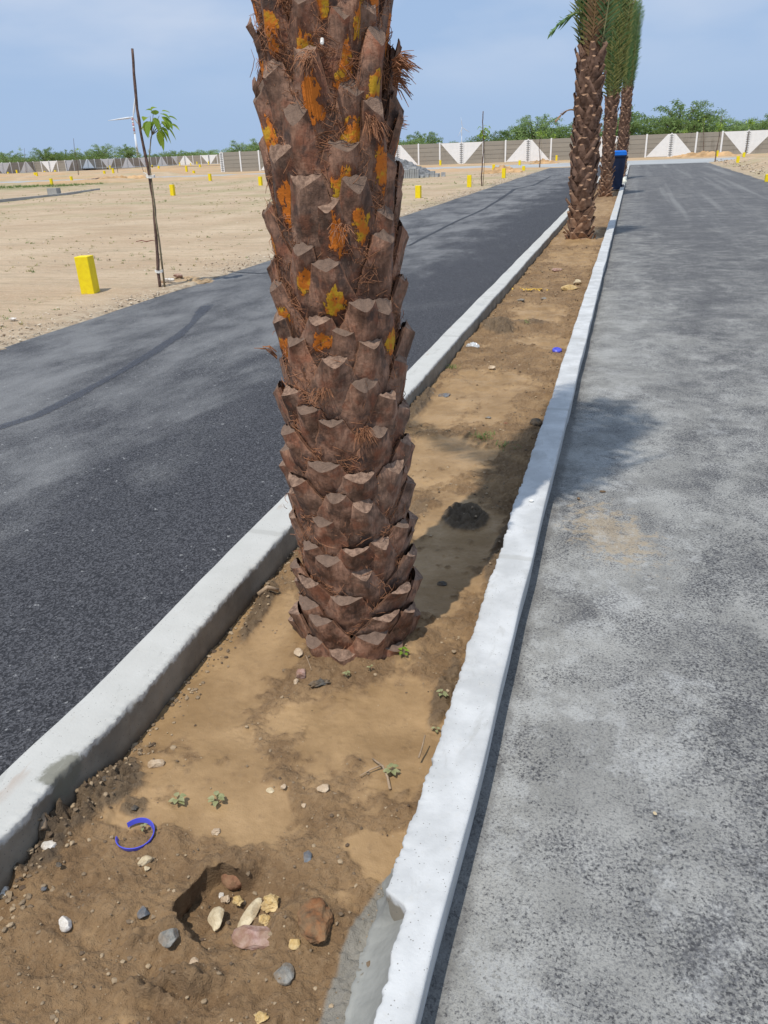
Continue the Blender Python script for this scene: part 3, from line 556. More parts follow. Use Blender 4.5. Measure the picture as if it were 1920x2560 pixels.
while z<2.75:
    hl=min(1,max(0,z/1.5));L=.135+.03*min(1,max(0,z/.5))+.125*sst(.6,1.5,z);th=k*2.39996+rnd.uniform(-.09,.09)
    L*=rnd.uniform(.78,1.2);wb=(.112-.022*hl)*rnd.uniform(.88,1.12);wt=(.043-.009*hl)*rnd.uniform(.75,1.25)
    d=abs((th-cth+math.pi)%(2*math.pi)-math.pi)
    allb.append((z+rnd.uniform(-.012,.012),th,L,wb,wt,(.036+.0*hl)*rnd.uniform(.6,1.3),(.030+.0*hl)*rnd.uniform(.7,1.25),rnd.uniform(-.16,.16),d))
    z+=.0096+.0022*hl;k+=1
vis=[q for q in allb if q[8]<1.75 and q[0]<1.80 and q[0]+q[2]>-.02];vis.sort(key=lambda q:q[8]+(.8 if q[0]<-.06 else 0));vis=vis[:100];vs=set(id(q) for q in vis)
rest=MB()
for q in allb:
    z,th,L,wb,wt,le,ke,ti,d=q;R=.152+.014*math.exp(-max(z,0)/.12)-.026*min(1,max(0,z-.6)/1.)
    paint=(z+L*.6>1.0 and rnd.random()<min(.8,.15+(z-.8)*1.0)) 
    if id(q) in vs:
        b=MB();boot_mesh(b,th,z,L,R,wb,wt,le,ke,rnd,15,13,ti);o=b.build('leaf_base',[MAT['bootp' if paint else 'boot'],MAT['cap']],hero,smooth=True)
        o.data.polygons.foreach_set('use_smooth',[m==0 for m in b.m])
    else: boot_mesh(rest,th,z,L,R,wb,wt,le,ke,rnd,9,8,ti)
rest.build('leaf_bases',[MAT['boot'],MAT['cap']],hero,smooth=True,kind='stuff')
b=MB();rf_=random.Random(5)
fibres(b,19000,.1,2.1,.152,rf_,(cth-1.9,cth+1.9));fibres(b,160,.2,2.1,.178,rf_,(cth-1.9,cth+1.9),1.15)
def tuft(b,th,z,r,n,ln,up,rnd,spr=.6,rad=.001):
    o=Vector((r*math.cos(th),r*math.sin(th),z));out=Vector((math.cos(th),math.sin(th),0));tg=Vector((-out.y,out.x,0))
    for i in range(n):
        d=(out*rnd.uniform(.3,1)+tg*rnd.uniform(-spr,spr)+Vector((0,0,up+rnd.uniform(-.3,.3)))).normalized();l=ln*rnd.uniform(.5,1)
        s=o+tg*rnd.uniform(-.02,.02)+Vector((0,0,rnd.uniform(-.015,.015)))
        b.tube([s,s+d*l*.5+Vector((0,0,.004)),s+d*l+Vector((0,0,-.25*l))],[rad,rad*1.1,rad*.5],3,cap=False)
def th_at(px): # trunk angle that shows at a given display x
    return cth+math.asin(max(-1,min(1,(px-720-0.03*0)/150.)))*1.0
tuft(b,cth+.62,1.57,.178,70,.055,-.7,rf_,.8);tuft(b,cth+1.3,1.69,.175,60,.075,.15,rf_,.5,.0013);tuft(b,cth+1.4,1.66,.172,25,.06,-.1,rf_,.3,.0016)
tuft(b,cth+1.35,1.55,.172,25,.05,.5,rf_);tuft(b,cth-.2,1.70,.185,40,.05,-.3,rf_);tuft(b,cth+.25,.78,.18,50,.05,-.2,rf_);tuft(b,cth-.35,.9,.18,40,.05,-.2,rf_)
tuft(b,cth+.1,1.32,.18,30,.05,-.1,rf_);tuft(b,cth-1.4,.97,.19,4,.09,.6,rf_,.2,.0022)
for q in vis:
    if rf_.random()<.55:
        tuft(b,q[1]+rf_.choice((-1,1))*rf_.uniform(.2,.42),q[0]+q[2]*rf_.uniform(.35,.8),.168-.012*min(1,q[0]),rf_.randint(8,22),rf_.uniform(.02,.045),rf_.uniform(-.6,.3),rf_,1.1,.0007)
b.build('trunk_fibre',MAT['fibre'],hero,kind='stuff')
b=MB();ra=random.Random(3)   # split remnants standing out of the silhouette
for dth,z,ln in [(1.42,1.22,.26),(1.52,1.02,.2),(1.36,.5,.15),(1.5,.3,.13),(-1.42,1.52,.2),(-1.5,1.23,.18),(-1.38,1.68,.15),(-1.46,.72,.12),(1.3,1.42,.22),(-1.6,1.05,.2),(1.6,1.6,.2)]:
    boot_mesh(b,cth+dth,z,ln*.75,.145,.03,.017,ra.uniform(.03,.05),.014,ra,7,9,ra.uniform(-.2,.2),0,0)
b.build('bark_splinter',MAT['boot'],hero,smooth=False,kind='stuff')
b=MB();oc=Vector((math.cos(cth-.02),math.sin(cth-.02),0));b.tube([oc*.19+Vector((0,0,1.735)),oc*.222+Vector((0,0,1.725)),oc*.224+Vector((0,0,1.725))],[.0045,.0045,.003],10);b.build('nail',MAT['metal'],hero,smooth=False)
crown(hero,2.95,3,n=36,rb=.15,H=1.0,spread=1.05,wx=.6)
for th,ln,zz in [(2.6,.9,3.5)]:
    o=cp(FT[4],hero);o.location=(.1*math.cos(th),.1*math.sin(th),zz);o.rotation_euler=(Matrix.Rotation(th,3,'Z')@Matrix.Rotation(.9,3,'Y')).to_euler();o.scale=(.6,.6,.45)
# farther palms: knobbly trunk with its leaf stubs as one bark mesh, fronds tied upright
def far_palm(loc,seed,zt,R,label,H,nf,spr=1.,wx=.5):
    root=empty('palm_tree',loc,label=label,cat='palm tree',group='palms planted along the median');rnd=random.Random(seed);b=MB()
    zc=np.linspace(-.1,zt+.1,40);T,Zc=np.meshgrid(np.linspace(0,2*np.pi,25),zc);Rc=R*.86+.015*fbm(T*3,Zc*8,2,seed);Rc[:,-1]=Rc[:,0];b.grid(Rc*np.cos(T),Rc*np.sin(T),Zc,2)
    z=-.1;k=0
    while z<zt-.05:
        lo=sst(.9,.5,z);L=rnd.uniform(.13,.17)+.06*(1-lo);boot_mesh(b,k*2.39996,z,L*rnd.uniform(.8,1.25),R*.84,.098*rnd.uniform(.85,1.1),(.036)*rnd.uniform(.7,1.4),rnd.uniform(.03,.095) if lo>.5 else rnd.uniform(.03,.07),rnd.uniform(.024,.042),rnd,7,6,rnd.uniform(-.5,.5));z+=.0165;k+=1
    for q in range(16):
        th=q*2.39996;boot_mesh(b,th,zt-.15+.016*q,rnd.uniform(.28,.45),R*.84-.004*q,.07,.014,.01,.016,rnd,7,7,rnd.uniform(-.2,.2))
    b.tube([(0,0,zt),(0,0,zt+.5)],[R*.75,R*.4],10,2)
    for i in range(700):
        th=rnd.uniform(0,6.28);z=rnd.uniform(.8,zt+.35);l=rnd.uniform(.05,.17);r=R*1.02;P=[(r*math.cos(th+s*l*3),r*math.sin(th+s*l*3),z+s*l*rnd.uniform(-.2,.7)) for s in (0,.5,1)];b.tube(P,[.003,.004,.001],3,2,cap=False)
    o=b.build('trunk',[MAT['boot2'],MAT['cap2'],MAT['core2']],root,smooth=True);o.data.polygons.foreach_set('use_smooth',[m!=1 for m in b.m])
    crown(root,zt,seed,nf,rb=R*.8,H=H,spread=spr,wx=wx);return root
k=NT('far_leaf_base');p=k.pos();z_=k.sep(p)[2];n=k.noise(p,11,4,.6);lo=k.mix(k.ss(n,.35,.65),(.24,.125,.07),(.42,.25,.155));hi=k.mix(k.ss(n,.35,.65),(.12,.065,.042),(.26,.155,.105));MAT['boot2']=k.out(k.mix(k.ss(z_,.95,.45),hi,lo),.75,k.bump(k.noise(p,80,3),.5,.005),.3)
MAT['cap2']=simple('far_cut',(.30,.18,.11),.9,.2,30);MAT['core2']=simple('far_core',(.10,.052,.032),.95,.4,30,bump=.6)
p2=far_palm((-.76,14.1,0),2,2.72,.20,'second palm, orange brown stubs at its foot, small frond bent out left',1.0,28)
o=frond_mesh(31,.5,1.5,.42,.30,20,.1).build('frond',[MAT['rach'],MAT['fg']],p2);o.location=(-.10,-.1,3.22);o.rotation_euler=(Matrix.Rotation(math.radians(188),3,'Z')@Matrix.Rotation(1.25,3,'Y')).to_euler()
o=frond_mesh(32,.28,1.6,.5,.07,7,.3).build('frond',[MAT['fd'],MAT['fd']],p2);o.location=(-.2,-.1,1.95);o.rotation_euler=(Matrix.Rotation(math.radians(185),3,'Z')@Matrix.Rotation(1.3,3,'Y')).to_euler()
far_palm((-.74,25.9,0),5,2.55,.17,'third palm, slim trunk directly left of the dark blue wheeled bin',1.25,30,.7,.6)
far_palm((-.50,37.2,0),8,3.3,.21,'farthest visible palm, rising behind the blue lid of the wheeled bin',1.02,30,.5,.35)
for o in FT:bpy.data.objects.remove(o)
# ------------------------------------------------------------ boundary walls
BAY=2.083;WH=1.85
def wall(x0,y0,x1,y1,label,phase,cname='boundary_wall'):
    L=math.hypot(x1-x0,y1-y0);n=int(round(L/BAY));bay=L/n;rz=math.atan2(y1-y0,x1-x0)
    root=empty(cname,(x0,y0,0),rz,label=label,cat='wall',group='precast boundary walls round the plots');prot={}
    def piece(key,make,name,mat):
        if key not in prot:b=MB();make(b);prot[key]=b.build(name,mat,root)
        else:prot[key]=cp(prot[key],root)
        return prot[key]
    def panel(b):
        for j in range(5):
            h=WH/5;b.box((bay/2,0,h*j+h/2),(bay-.14,.05,h-.022));
        b.box((bay/2,.03,WH/2),(bay-.14,.02,WH))
    V=np.array
    for i in range(n+1):
        o=piece('post',lambda b:(b.box((0,-.01,WH/2+.02),(.14,.15,WH+.04)),b.box((0,-.01,WH+.045),(.10,.11,.03))),'wall_post',MAT['white']);o.location=(i*bay,0,0)
        if i==n:break
        o=piece('panel',panel,'wall_panel',MAT['wall']);o.location=(i*bay,0,0)
        ty=(i+phase)%6         # 0 plain,1-2 V,3 plain,4-5 upright triangle
        a,c=.07,bay-.07;t,m=WH-.02,.04;k=.25
        shp={1:[(a,t),(c,t),(c,m),(c-k,m)],2:[(a,t),(c,t),(a+k,m),(a,m)][0:2]+[(a+k,m),(a,m)],4:[(a,m),(c,m),(c,t),(c-k,t)],5:[(a,m),(c,m),(a+k,t),(a,t)]}.get(ty)
        if shp and not(i==0 and x0<-40 and y0==81):
            def tri(b,s=shp):
                V=[(x,-.030,z) for x,z in s]+[(x,-.024,z) for x,z in s];q=len(s);F_=[tuple(range(q)),tuple(range(2*q-1,q-1,-1))]+[(j,j+q,(j+1)%q+q,(j+1)%q) for j in range(q)];b.add(V,F_)
            o=piece('t%d'%ty,tri,'painted_triangle',MAT['white']);o.location=(i*bay,0,0)
        if ty in(2,5):
            def dots(b):
                for j in range(10):
                    for s in(-.11,.0,.11):b.box((s,-.09,.16+j*.17),(.075,.012,.055))
            def pl(b):b.box((0,-.06,WH/2),(.42,.05,WH-.02))
            o=piece('pl',pl,'pilaster',MAT['white']);o.location=(i*bay,0,0)
            o=piece('dots',dots,'hole_pattern',MAT['gravel']);o.location=(i*bay,0,0)
    return root
# phase so that the V centre falls at x=-15.75 (post between bay types 1 and 2)
n0=int(round((-15.75+41.0)/BAY));x0=-15.75-n0*BAY
wall(x0,81,x0+BAY*44,81,'long grey panel wall straight across the end of the roads, white triangles facing the camera',(2-n0)%6)
wall(-99.3,135,-97.7,172.4,'shaded dark wall run receding to the right in the far left, bluish triangles on it',2)
wall(-97.7,172.4,-62,168.2,'farthest sunlit wall run, just left of the near wall corner',4)
wall(-107,136,-99.3,135,'short sunlit plain wall run at the far left, between two shaded runs',0 if False else 6*5,)
wall(-106.2,108,-107,136,'shaded wall run at the left edge of the view with one bluish inverted triangle',5)
# ------------------------------------------------------------ yellow markers
def marker(px,py,h,label,rz=0,w=.17,gx=None):
    p=G(px,py);d=p.length;hm=max(.2,min(.46,h*d/F*1.02))
    b=MB();b.box((0,0,hm/2-.03),(w,w,hm+.06));o=b.build('marker_post',MAT['yellow'],label=label,cat='marker post',group='yellow plot marker posts')
    mo=o.modifiers.new('b','BEVEL');mo.width=.006;mo.segments=2
    o.location=(p.x,p.y,0);o.rotation_euler=(random.uniform(-.02,.02),random.uniform(-.02,.02),rz+random.uniform(-.1,.1));return o
near=[(228,737,90,'tall yellow marker post beside the dark left road, nearest to the camera',.14),
(433,490,27,'yellow marker post standing alone in the sandy field just right of the stake',0),(652,465,23,'yellow marker post seen right against the left edge of the big palm trunk',0),
(526,453,16,'yellow marker post in the sand midway between the stake and the big trunk',0),(1046,496,27,'yellow marker post in the sand right of the big trunk, nearest of those',0),
(1173,469,29,'yellow marker post immediately left of the tall thin stake right of the big trunk',0),(1234,432,19,'yellow marker post right of the thin stake with dug earth behind it',0),
(1259,446,21,'yellow marker post nearest the left road edge beyond the thin stake',0),(1299,413,10,'small yellow marker post in front of the white upright triangle on the wall',0),
(1309,427,10,'half buried yellow marker post among pale rubble by the road mouth',0),(1391,402,17,'yellow marker post against the grey wall just left of the second palm',0),
(1101,414,14,'yellow marker post at the foot of a white wall post beside the inverted triangle',0),(665,429,18,'yellow marker post at the wall foot just left of the big trunk',0),(563,429,18,'yellow marker post at the near wall corner',0),
(1843,413,20,'yellow marker post on the orange earth bank right of the right road',0),(1859,393,9,'yellow marker post under the tip of the right inverted triangle',0),(1792,392,12,'short yellow marker post at the dirt pile by the right wall',0),
(130,463,17,'yellow marker post at the green grass strip, far left field',0),(180,456,17,'yellow marker post beside branches in the far left field, right of the grass strip',0)]
for px,py,h,lab,rz in near:marker(px,py,h,lab,rz)
p=marker(1918,455,15,'yellow marker post cut by the right edge of the photo',0)
farm=[(43,435,11),(90,428,9),(93,441,8),(88,440,7),(139,433,6),(169,428,9),(192,424,10),(262,438,9),(270,424,5),(276,423,9),(279,420,10),(284,435,12),(360,416,8),(381,420,6),(398,428,12),(430,414,8),(450,415,9),(467,430,13),(477,414,5),(485,435,7),(493,412,8),(501,423,10),(522,412,8),(18,422,6),(110,421,5)]
ORD='first second third fourth fifth sixth seventh eighth ninth tenth eleventh twelfth thirteenth fourteenth fifteenth sixteenth seventeenth eighteenth nineteenth twentieth twenty-first twenty-second twenty-third twenty-fourth twenty-fifth twenty-sixth'.split()
farm.sort()
for fi,(px,py,h) in enumerate(farm):
    v=ray(px,py);p=G(px,py)
    if p.y>200:
        s=150/p.length;p=Vector((p.x*s,p.y*s,0))
    b=MB();b.box((0,0,.2),(.2,.2,.46));o=b.build('marker_post',MAT['yellow'],label='tiny yellow marker post in the distant left plots, %s from the left among these'%ORD[fi],cat='marker post',group='distant yellow marker posts');o.location=(p.x,p.y,0)
    hm=h*p.length/F/.43;o.scale=(1,1,max(.5,min(1.5,hm)))
# ------------------------------------------------------------ saplings and stakes
def leaf(b,o,d,L,W,rnd,m=0):
    d=d.normalized();s=d.cross(Vector((0,0,1)));s=s.normalized() if s.length>.1 else Vector((1,0,0));up=s.cross(d)
    V=[];n=6
    for i in range(n+1):
        t=i/n;w=W*math.sin(math.pi*min(1,t**.8*.97+.03))**.8*(1-.2*t);c=o+d*L*t-Vector((0,0,1))*L*.35*t*t
        V+=[(c-s*w+up*w*.35)[:],c[:],(c+s*w+up*w*.35)[:]]
    Fc=[]
    for i in range(n):
        a=3*i;Fc+=[(a,a+1,a+4,a+3),(a+1,a+2,a+5,a+4)]
    b.add(V,Fc,m)
def pole(base,top,r0,r1,seed,name,label,cat='stake',group=None,wig=.012):
    rnd=random.Random(seed);B=Vector(base);T=Vector(top);n=22;P=[];Rr=[]
    for i in range(n+1):
        t=i/n;P.append((B.lerp(T,t)+Vector((wig*math.sin(t*9+seed)+rnd.uniform(-.3,.3)*wig,wig*math.cos(t*7+seed),0))-B)[:]);Rr.append((r0*(1-t)+r1*t)*rnd.uniform(.88,1.15))
    root=empty(name,base,label=label,cat=cat,group=group);b=MB();b.tube(P,Rr,8);b.build('pole',MAT['stake'],root,smooth=True);return root,P
sb=GD(350,624);vt=ray(285*S_,105*S_)
d=Vector((sb.x-.04,sb.y+.02,0));t_=math.hypot(d.x,d.y)/math.hypot(vt[0],vt[1]);top=Vector(vt*t_)+Vector((0,0,CAMH))
st,P=pole((sb.x,sb.y,-.03),top,.021,.015,4,'wooden_stake','tall bare brown stake leaning left beside the dark road, tied to a leafy sapling',group='stakes supporting saplings',wig=.02)
def ring(b,c,r,n=14,rr=.004,sx=1.6):
    for q in (0,.012,-.01):
        b.tube([(c[0]+r*sx*math.cos(2*math.pi*i/n)+.015,c[1]+r*math.sin(2*math.pi*i/n),c[2]+q+.006*math.sin(i)) for i in range(n+1)],rr,5,cap=False)
b=MB();ring(b,P[int(.125*22)],.033);b.build('twine_tie',MAT['twine'],st)
b=MB();ring(b,P[int(.51*22)],.033);b.tube([(P[11][0],P[11][1],P[11][2]),(P[11][0]-.05,P[11][1],P[11][2]+.04),(P[11][0]-.08,P[11][1],P[11][2]+.05)],.004,4);b.build('twine_tie',MAT['twine'],st)
sp=empty('sapling',(sb.x+.035,sb.y+.01,0),label='leafy green sapling tied to the tall bare stake nearest the camera',cat='sapling',group='young trees planted along the roads')
def PD(px,py,base=sb):   # point at the sapling's depth for a display pixel
    v=ray(px*S_,py*S_);t=math.hypot(base.x,base.y)/math.hypot(v[0],v[1]);return Vector(v*t)+Vector((0,0,CAMH))-sp.location
b=MB();SP=[Vector((0,0,0)),PD(344,520),PD(336,470),PD(331,420),PD(326,380),PD(322,350),PD(324,322),PD(326,300),PD(328,292)]
b.tube(SP,[.012,.012,.011,.010,.009,.008,.007,.007,.006],7)
tips=[(338,272),(328,250),(322,268),(352,262),(330,240),(345,250),(360,268)]
for tx,ty in tips:
    a=SP[-1];e=PD(tx,ty)+Vector((0,random.uniform(-.1,.1),0));b.tube([a,(a+e)/2+Vector((0,0,.015)),e],[.006,.004,.0025],5)
b.build('stem',MAT['stem'],sp,smooth=True)
b=MB();rl=random.Random(2)
for tx,ty,dx,dz,L in [(342,240,1,.1,.1),(334,238,.7,.5,.09),(326,240,-.5,.3,.09),(345,246,1,-.2,.13),(352,252,.8,-.7,.13),(356,252,1,-.1,.1),(360,258,.9,-.8,.12),(340,256,.5,-.9,.13),(320,262,-.4,-.9,.14),(316,266,-.7,-.5,.1),(326,262,-.1,-1,.15),(334,266,.2,-.9,.14),(352,270,1,.2,.11),(360,268,1,-.3,.12),(364,276,.7,-.9,.13),(350,280,.6,-.8,.13),(342,284,.3,-1,.17),(336,282,0,-1,.13),(356,284,.5,-.8,.12),(346,276,.8,-.4,.12),(330,254,.2,-.5,.12),(338,262,-.6,-.4,.11),(348,262,.4,-.3,.12),(322,254,-.7,0,.1),(336,248,.1,.8,.08)]:
    o=PD(tx,ty)+Vector((0,rl.uniform(-.09,.09),0));dd=Vector((dx*math.cos(PSI),rl.uniform(-.6,.4),dz));leaf(b,o,dd,L*.98,.05*rl.uniform(.8,1.2),rl)
b.build('leaves',MAT['leaf'],sp,smooth=True)
def far_sapling(px,py,ytop,lx,ly,label_s,label_p,leaves=40,seed=1,xtop=None,stake=True):
    p=G(px,py)
    if p.y>110:
        s=110/p.length;p=Vector((p.x*s,p.y*s,0))
    v=ray(xtop or px,ytop);t=math.hypot(p.x,p.y)/math.hypot(v[0],v[1]);T=Vector(v*t)+Vector((0,0,CAMH))
    if stake:pole((p.x,p.y,-.05),T,.026,.018,seed,'wooden_stake',label_s,group='stakes supporting saplings',wig=.025)
    v=ray(lx,ly);t=math.hypot(p.x,p.y)/math.hypot(v[0],v[1]);Lc=Vector(v*t)+Vector((0,0,CAMH));r=empty('sapling',(p.x,p.y,0),label=label_p,cat='sapling',group='young trees planted along the roads')
    q=Lc-Vector((p.x,p.y,0));b=MB();b.tube([(.04,0,0),(q.x*.5+.05,q.y*.5,q.z*.5),(q.x,q.y,q.z)],[.013,.01,.006],5);b.build('stem',MAT['stem'],r,smooth=True)
    rr=random.Random(seed);b=MB()
    for i in range(leaves):
        o=Vector((q.x+rr.gauss(0,.13),q.y+rr.gauss(0,.13),q.z+rr.gauss(0,.12)));leaf(b,o,Vector((rr.uniform(-1,1),rr.uniform(-1,1),rr.uniform(-.8,.3))),.16,.04,rr)
    b.build('leaves',MAT['leaf'],r,smooth=True)
far_sapling(1205,467,278,1212,330,'tall thin stake at the left road edge right of the big trunk','leafy sapling behind the tall thin stake right of the big trunk',45,3,xtop=1209)
far_sapling(1349,419,345,1353,333,'stake in front of the white upright triangle left of the second palm','sapling with bright leaves before the white upright triangle left of the second palm',45,5)
far_sapling(1390,401,340,1385,340,'stake beside the second palm against the plain grey wall','pale sapling just left of the second palm',30,6)
far_sapling(1717,389,330,1713,331,'stake at the right side of the upright triangle on the right wall','sapling just right of the upright triangle on the right wall',35,7)
far_sapling(1759,391,325,1757,300,'stake at the dirt pile by the right wall','thin bare sapling above the dirt pile by the right wall',14,8)
far_sapling(1787,405,288,1799,316,'long leaning stake at the right road mouth','yellow green sapling on the long leaning stake at the right road mouth',60,9,xtop=1806)
far_sapling(1861,392,330,1877,304,'stake over the right inverted white triangle','dark leafy sapling above the right inverted white triangle',70,10,xtop=1872)
far_sapling(197,446,346,192,374,'stake in the far left plots, tallest there','small sapling on the tallest far left stake',22,11,xtop=183)
far_sapling(66,438,370,49,372,'short dark stake near the left edge before the shaded wall','wispy sapling at the far left above the shaded wall',30,12,xtop=60)
far_sapling(293,424,385,288,390,'thin stake in front of the shaded far wall','faint sapling before the shaded far wall',14,13,xtop=287)
far_sapling(361,436,366,374,378,'thin stake seen left of the big stake, leaning','small sapling just right of the big stake, far away',22,14,xtop=341)
# ------------------------------------------------------------ trees beyond the wall
def acacia(seed,W,H,n=54,lv=110,dens=2600):
    rnd=random.Random(seed);b=MB();t=MB()
    t.tube([(0,0,0),(.1,.05,H*.3),(.0,.1,H*.5)],[.14,.1,.06],7)
    for i in range(n):
        a=rnd.uniform(0,6.28);out=W*rnd.uniform(.35,1.);top=H*rnd.uniform(.5,1.)*(1-.35*(out/W)**2);P=[]
        c=Vector((rnd.uniform(-.2,.2),rnd.uniform(-.2,.2),H*.25))
        for k in range(9):
            s=k/8;P.append(Vector((c.x+math.cos(a)*out*s,c.y+math.sin(a)*out*s,c.z+(top-c.z)*math.sin(min(1.,s*1.12)*1.75)*1.0)))
        t.tube(P[:7],[.04,.035,.03,.022,.017,.012,.008],4,cap=False)
        for j in range(lv):
            s=rnd.uniform(.3,1);k=s*8;q=min(int(k),7);p=P[q].lerp(P[q+1],k-q)+Vector((rnd.gauss(0,.13),rnd.gauss(0,.13),rnd.gauss(0,.09)))
            d=Vector((rnd.uniform(-1,1),rnd.uniform(-1,1),rnd.uniform(-.9,.4))).normalized();w=d.orthogonal().normalized()*rnd.uniform(.016,.03);l=rnd.uniform(.10,.2)
            b.add([(p-w)[:],(p+w)[:],(p+d*l+w*.5)[:],(p+d*l-w*.5)[:]],[(0,1,2,3)])
    for i in range(dens):
        a=rnd.uniform(0,6.28);r=W*.85*math.sqrt(rnd.random());z=rnd.uniform(.1,.82)*H*(1-.45*(r/W)**2)
        cl=float(fbm(math.cos(a)*r*.8+seed,math.sin(a)*r*.8+z,2,3));
        if cl<-.25:continue
        p=Vector((math.cos(a)*r,math.sin(a)*r,z));d=Vector((rnd.uniform(-1,1),rnd.uniform(-1,1),rnd.uniform(-.7,.5))).normalized();w=d.orthogonal().normalized()*.038;l=.19
        b.add([(p-w)[:],(p+w)[:],(p+d*l+w)[:],(p+d*l-w)[:]],[(0,1,2,3)])
    return b,t
AT=[acacia(s,W,H,n,lv,de) for s,W,H,n,lv,de in [(1,3.6,3.9,46,110,1900),(2,4.4,3.2,46,120,2100),(3,2.6,4.1,36,110,1500),(4,5.,2.8,46,110,2100)]]
ap=[]
for b,t in AT:
    r=empty('acacia_tree',(0,0,-50));b.build('crown',MAT['acacia'],r);t.build('trunk',MAT['stake'],r,smooth=True);ap.append(r)
used=set()
def tree(px,Y,k,sc,label,group='thorn trees beyond the boundary wall',z=0,sx=1.):
    v=ray(px,380);x=v[0]/v[1]*Y
    if k in used:r=cptree(ap[k])
    else:r=ap[k];used.add(k)
    r.location=(x,Y,z);r.rotation_euler=(0,0,random.uniform(0,6));r.scale=(sc*sx,sc*sx,sc);tag(r,label,'tree',group);return r
for a in [(1012,88,1,.92,'thorn tree beyond the wall, partly hidden by the right side of the big trunk'),(1060,91,0,.85,'feathery thorn tree with arching twigs just right of the big trunk'),(1110,90,3,.78,'low thorn bush over the left end of the inverted white triangle'),
 (1165,92,3,.80,'low thorn bush beyond the middle of the inverted white triangle'),(1225,89,1,.92,'green thorn tree behind the thin stake right of the big trunk'),(1285,90,2,.92,'thorn tree with a dry grey tuft beyond the plain panels'),(1340,88,0,1.12,'tallest wispy thorn tree, above the upright triangle left of the second palm'),
 (1400,89,1,1.12,'dense thorn tree directly left of the second palm'),(1470,90,1,1.0,'thorn tree glimpsed between the palm trunks'),(1560,88,2,1.18,'dense rounded tree immediately right of the farthest palm'),(1590,90,3,1.1,'low spreading thorn tree right of the rounded one'),
 (1650,89,0,.95,'thorn tree left of the upright triangle on the right wall'),(1700,88,0,1.28,'broad thorn tree with high arching twigs over the right upright triangle'),(1745,90,1,1.22,'thorn tree with a single upright sprig on the right'),(1800,91,3,1.0,'low thorn tree behind the long leaning stake'),
 (1860,90,3,1.15,'low thorn bush above the right inverted triangle'),(1915,89,1,1.05,'thorn tree cut by the right edge of the photo'),
 (604,92,2,.84,'rounded dark tree over the near wall corner, left of the big trunk'),(652,92,2,.86,'second rounded tree, just left of the big trunk'),(700,96,0,1.0,'thorn tree behind the big trunk, left half'),(960,92,3,1.,'thorn tree behind the big trunk, right half')]:
    tree(*a)
fl=[(-30,170,1,1.52),(15,165,1,1.40),(60,175,3,1.24),(110,170,0,1.32),(160,175,1,1.40),(215,185,3,1.52),(255,190,0,1.48),(318,195,2,1.40),(350,215,3,1.12),(400,215,3,1.12),(440,215,3,1.36),(475,220,3,1.28),(515,225,3,1.36),(555,220,3,1.20)]
names=['at the left photo edge','above the left inverted bluish triangle','above the sunlit plain run','left of the tallest far stake','right of the tallest far stake','with two humps over the shaded wall','over the middle of the shaded wall','dark and round, just left of the big stake','low, directly right of the big stake','low, right of the leafy sapling','low, over the lit far run','low and flat, over the far inverted triangle','low, between the far triangle and near wall','low, nearest the near wall corner']
for q,nm_ in zip(fl,names):
    r=tree(*q,'distant tree beyond the far walls, '+nm_,group='distant trees beyond the far walls')
# ------------------------------------------------------------ wind turbines
def turbine(px,py,dist,ang,R,label,yaw=.0,bw=1.,red=1):
    v=ray(px,py);h=math.hypot(v[0],v[1]);x,y=v[0]/h*dist,v[1]/h*dist;z=CAMH+v[2]/h*dist
    rt=empty('wind_turbine',(x,y,0),math.atan2(-x,y)+yaw,label=label,cat='wind turbine',group='wind turbines on the horizon')
    b=MB();b.tube([(0,6,0),(0,6,z*.62)],[3.2*bw,2.6*bw],16);n=6
    for i in range(n):b.tube([(0,6,z*(.62+.38*i/n*.98)),(0,6,z*(.62+.38*(i+1)/n*.98))],[2.6*bw,2.5*bw],16,m=(i%2)*red)
    b.build('tower',[MAT['turb'],MAT['turbr']],rt,smooth=True)
    b=MB();b.tube([(0,9,z),(0,2,z)],[2.2*bw,1.8*bw],10);b.build('nacelle',MAT['turb'],rt)
    b=MB();b.tube([(0,2,z),(0,-.5,z)],[1.8*bw,.7*bw],10);b.build('hub',MAT['turb'],rt)
    for a in ang:
        a=math.radians(a);P=[];b=MB();d=Vector((math.cos(a),0,math.sin(a)));s=Vector((-math.sin(a),0,math.cos(a)))
        V=[]
        for t,w in ((0,1.2),(.1,1.6),(.22,2.6),(.6,1.7),(1,.4)):
            c=Vector((0,.5,z))+d*R*t
            V+=[(c-s*w*bw)[:],(c+Vector((0,.7*(1-t)+.15,0)))[:],(c+s*w*bw)[:],(c-Vector((0,.7*(1-t)+.15,0)))[:]]
        b.add(V,[(4*i+k,4*i+(k+1)%4,4*i+4+(k+1)%4,4*i+4+k) for i in range(4) for k in range(4)]+[(16,17,18,19)]);b.build('blade',MAT['turb'],rt,smooth=True)
turbine(333,293,1650,(186,74,-52),46,'wind turbine with red banded tower just left of the tall bare stake',.3,.7)
turbine(1156,319,3600,(238,-28,100),40,'faint far wind turbine over the inverted white triangle',.5,.55,0)
turbine(700,247,2000,(222,100,-20),62,'wind turbine almost hidden behind the big trunk, one blade tip showing on its left',.3,1.)
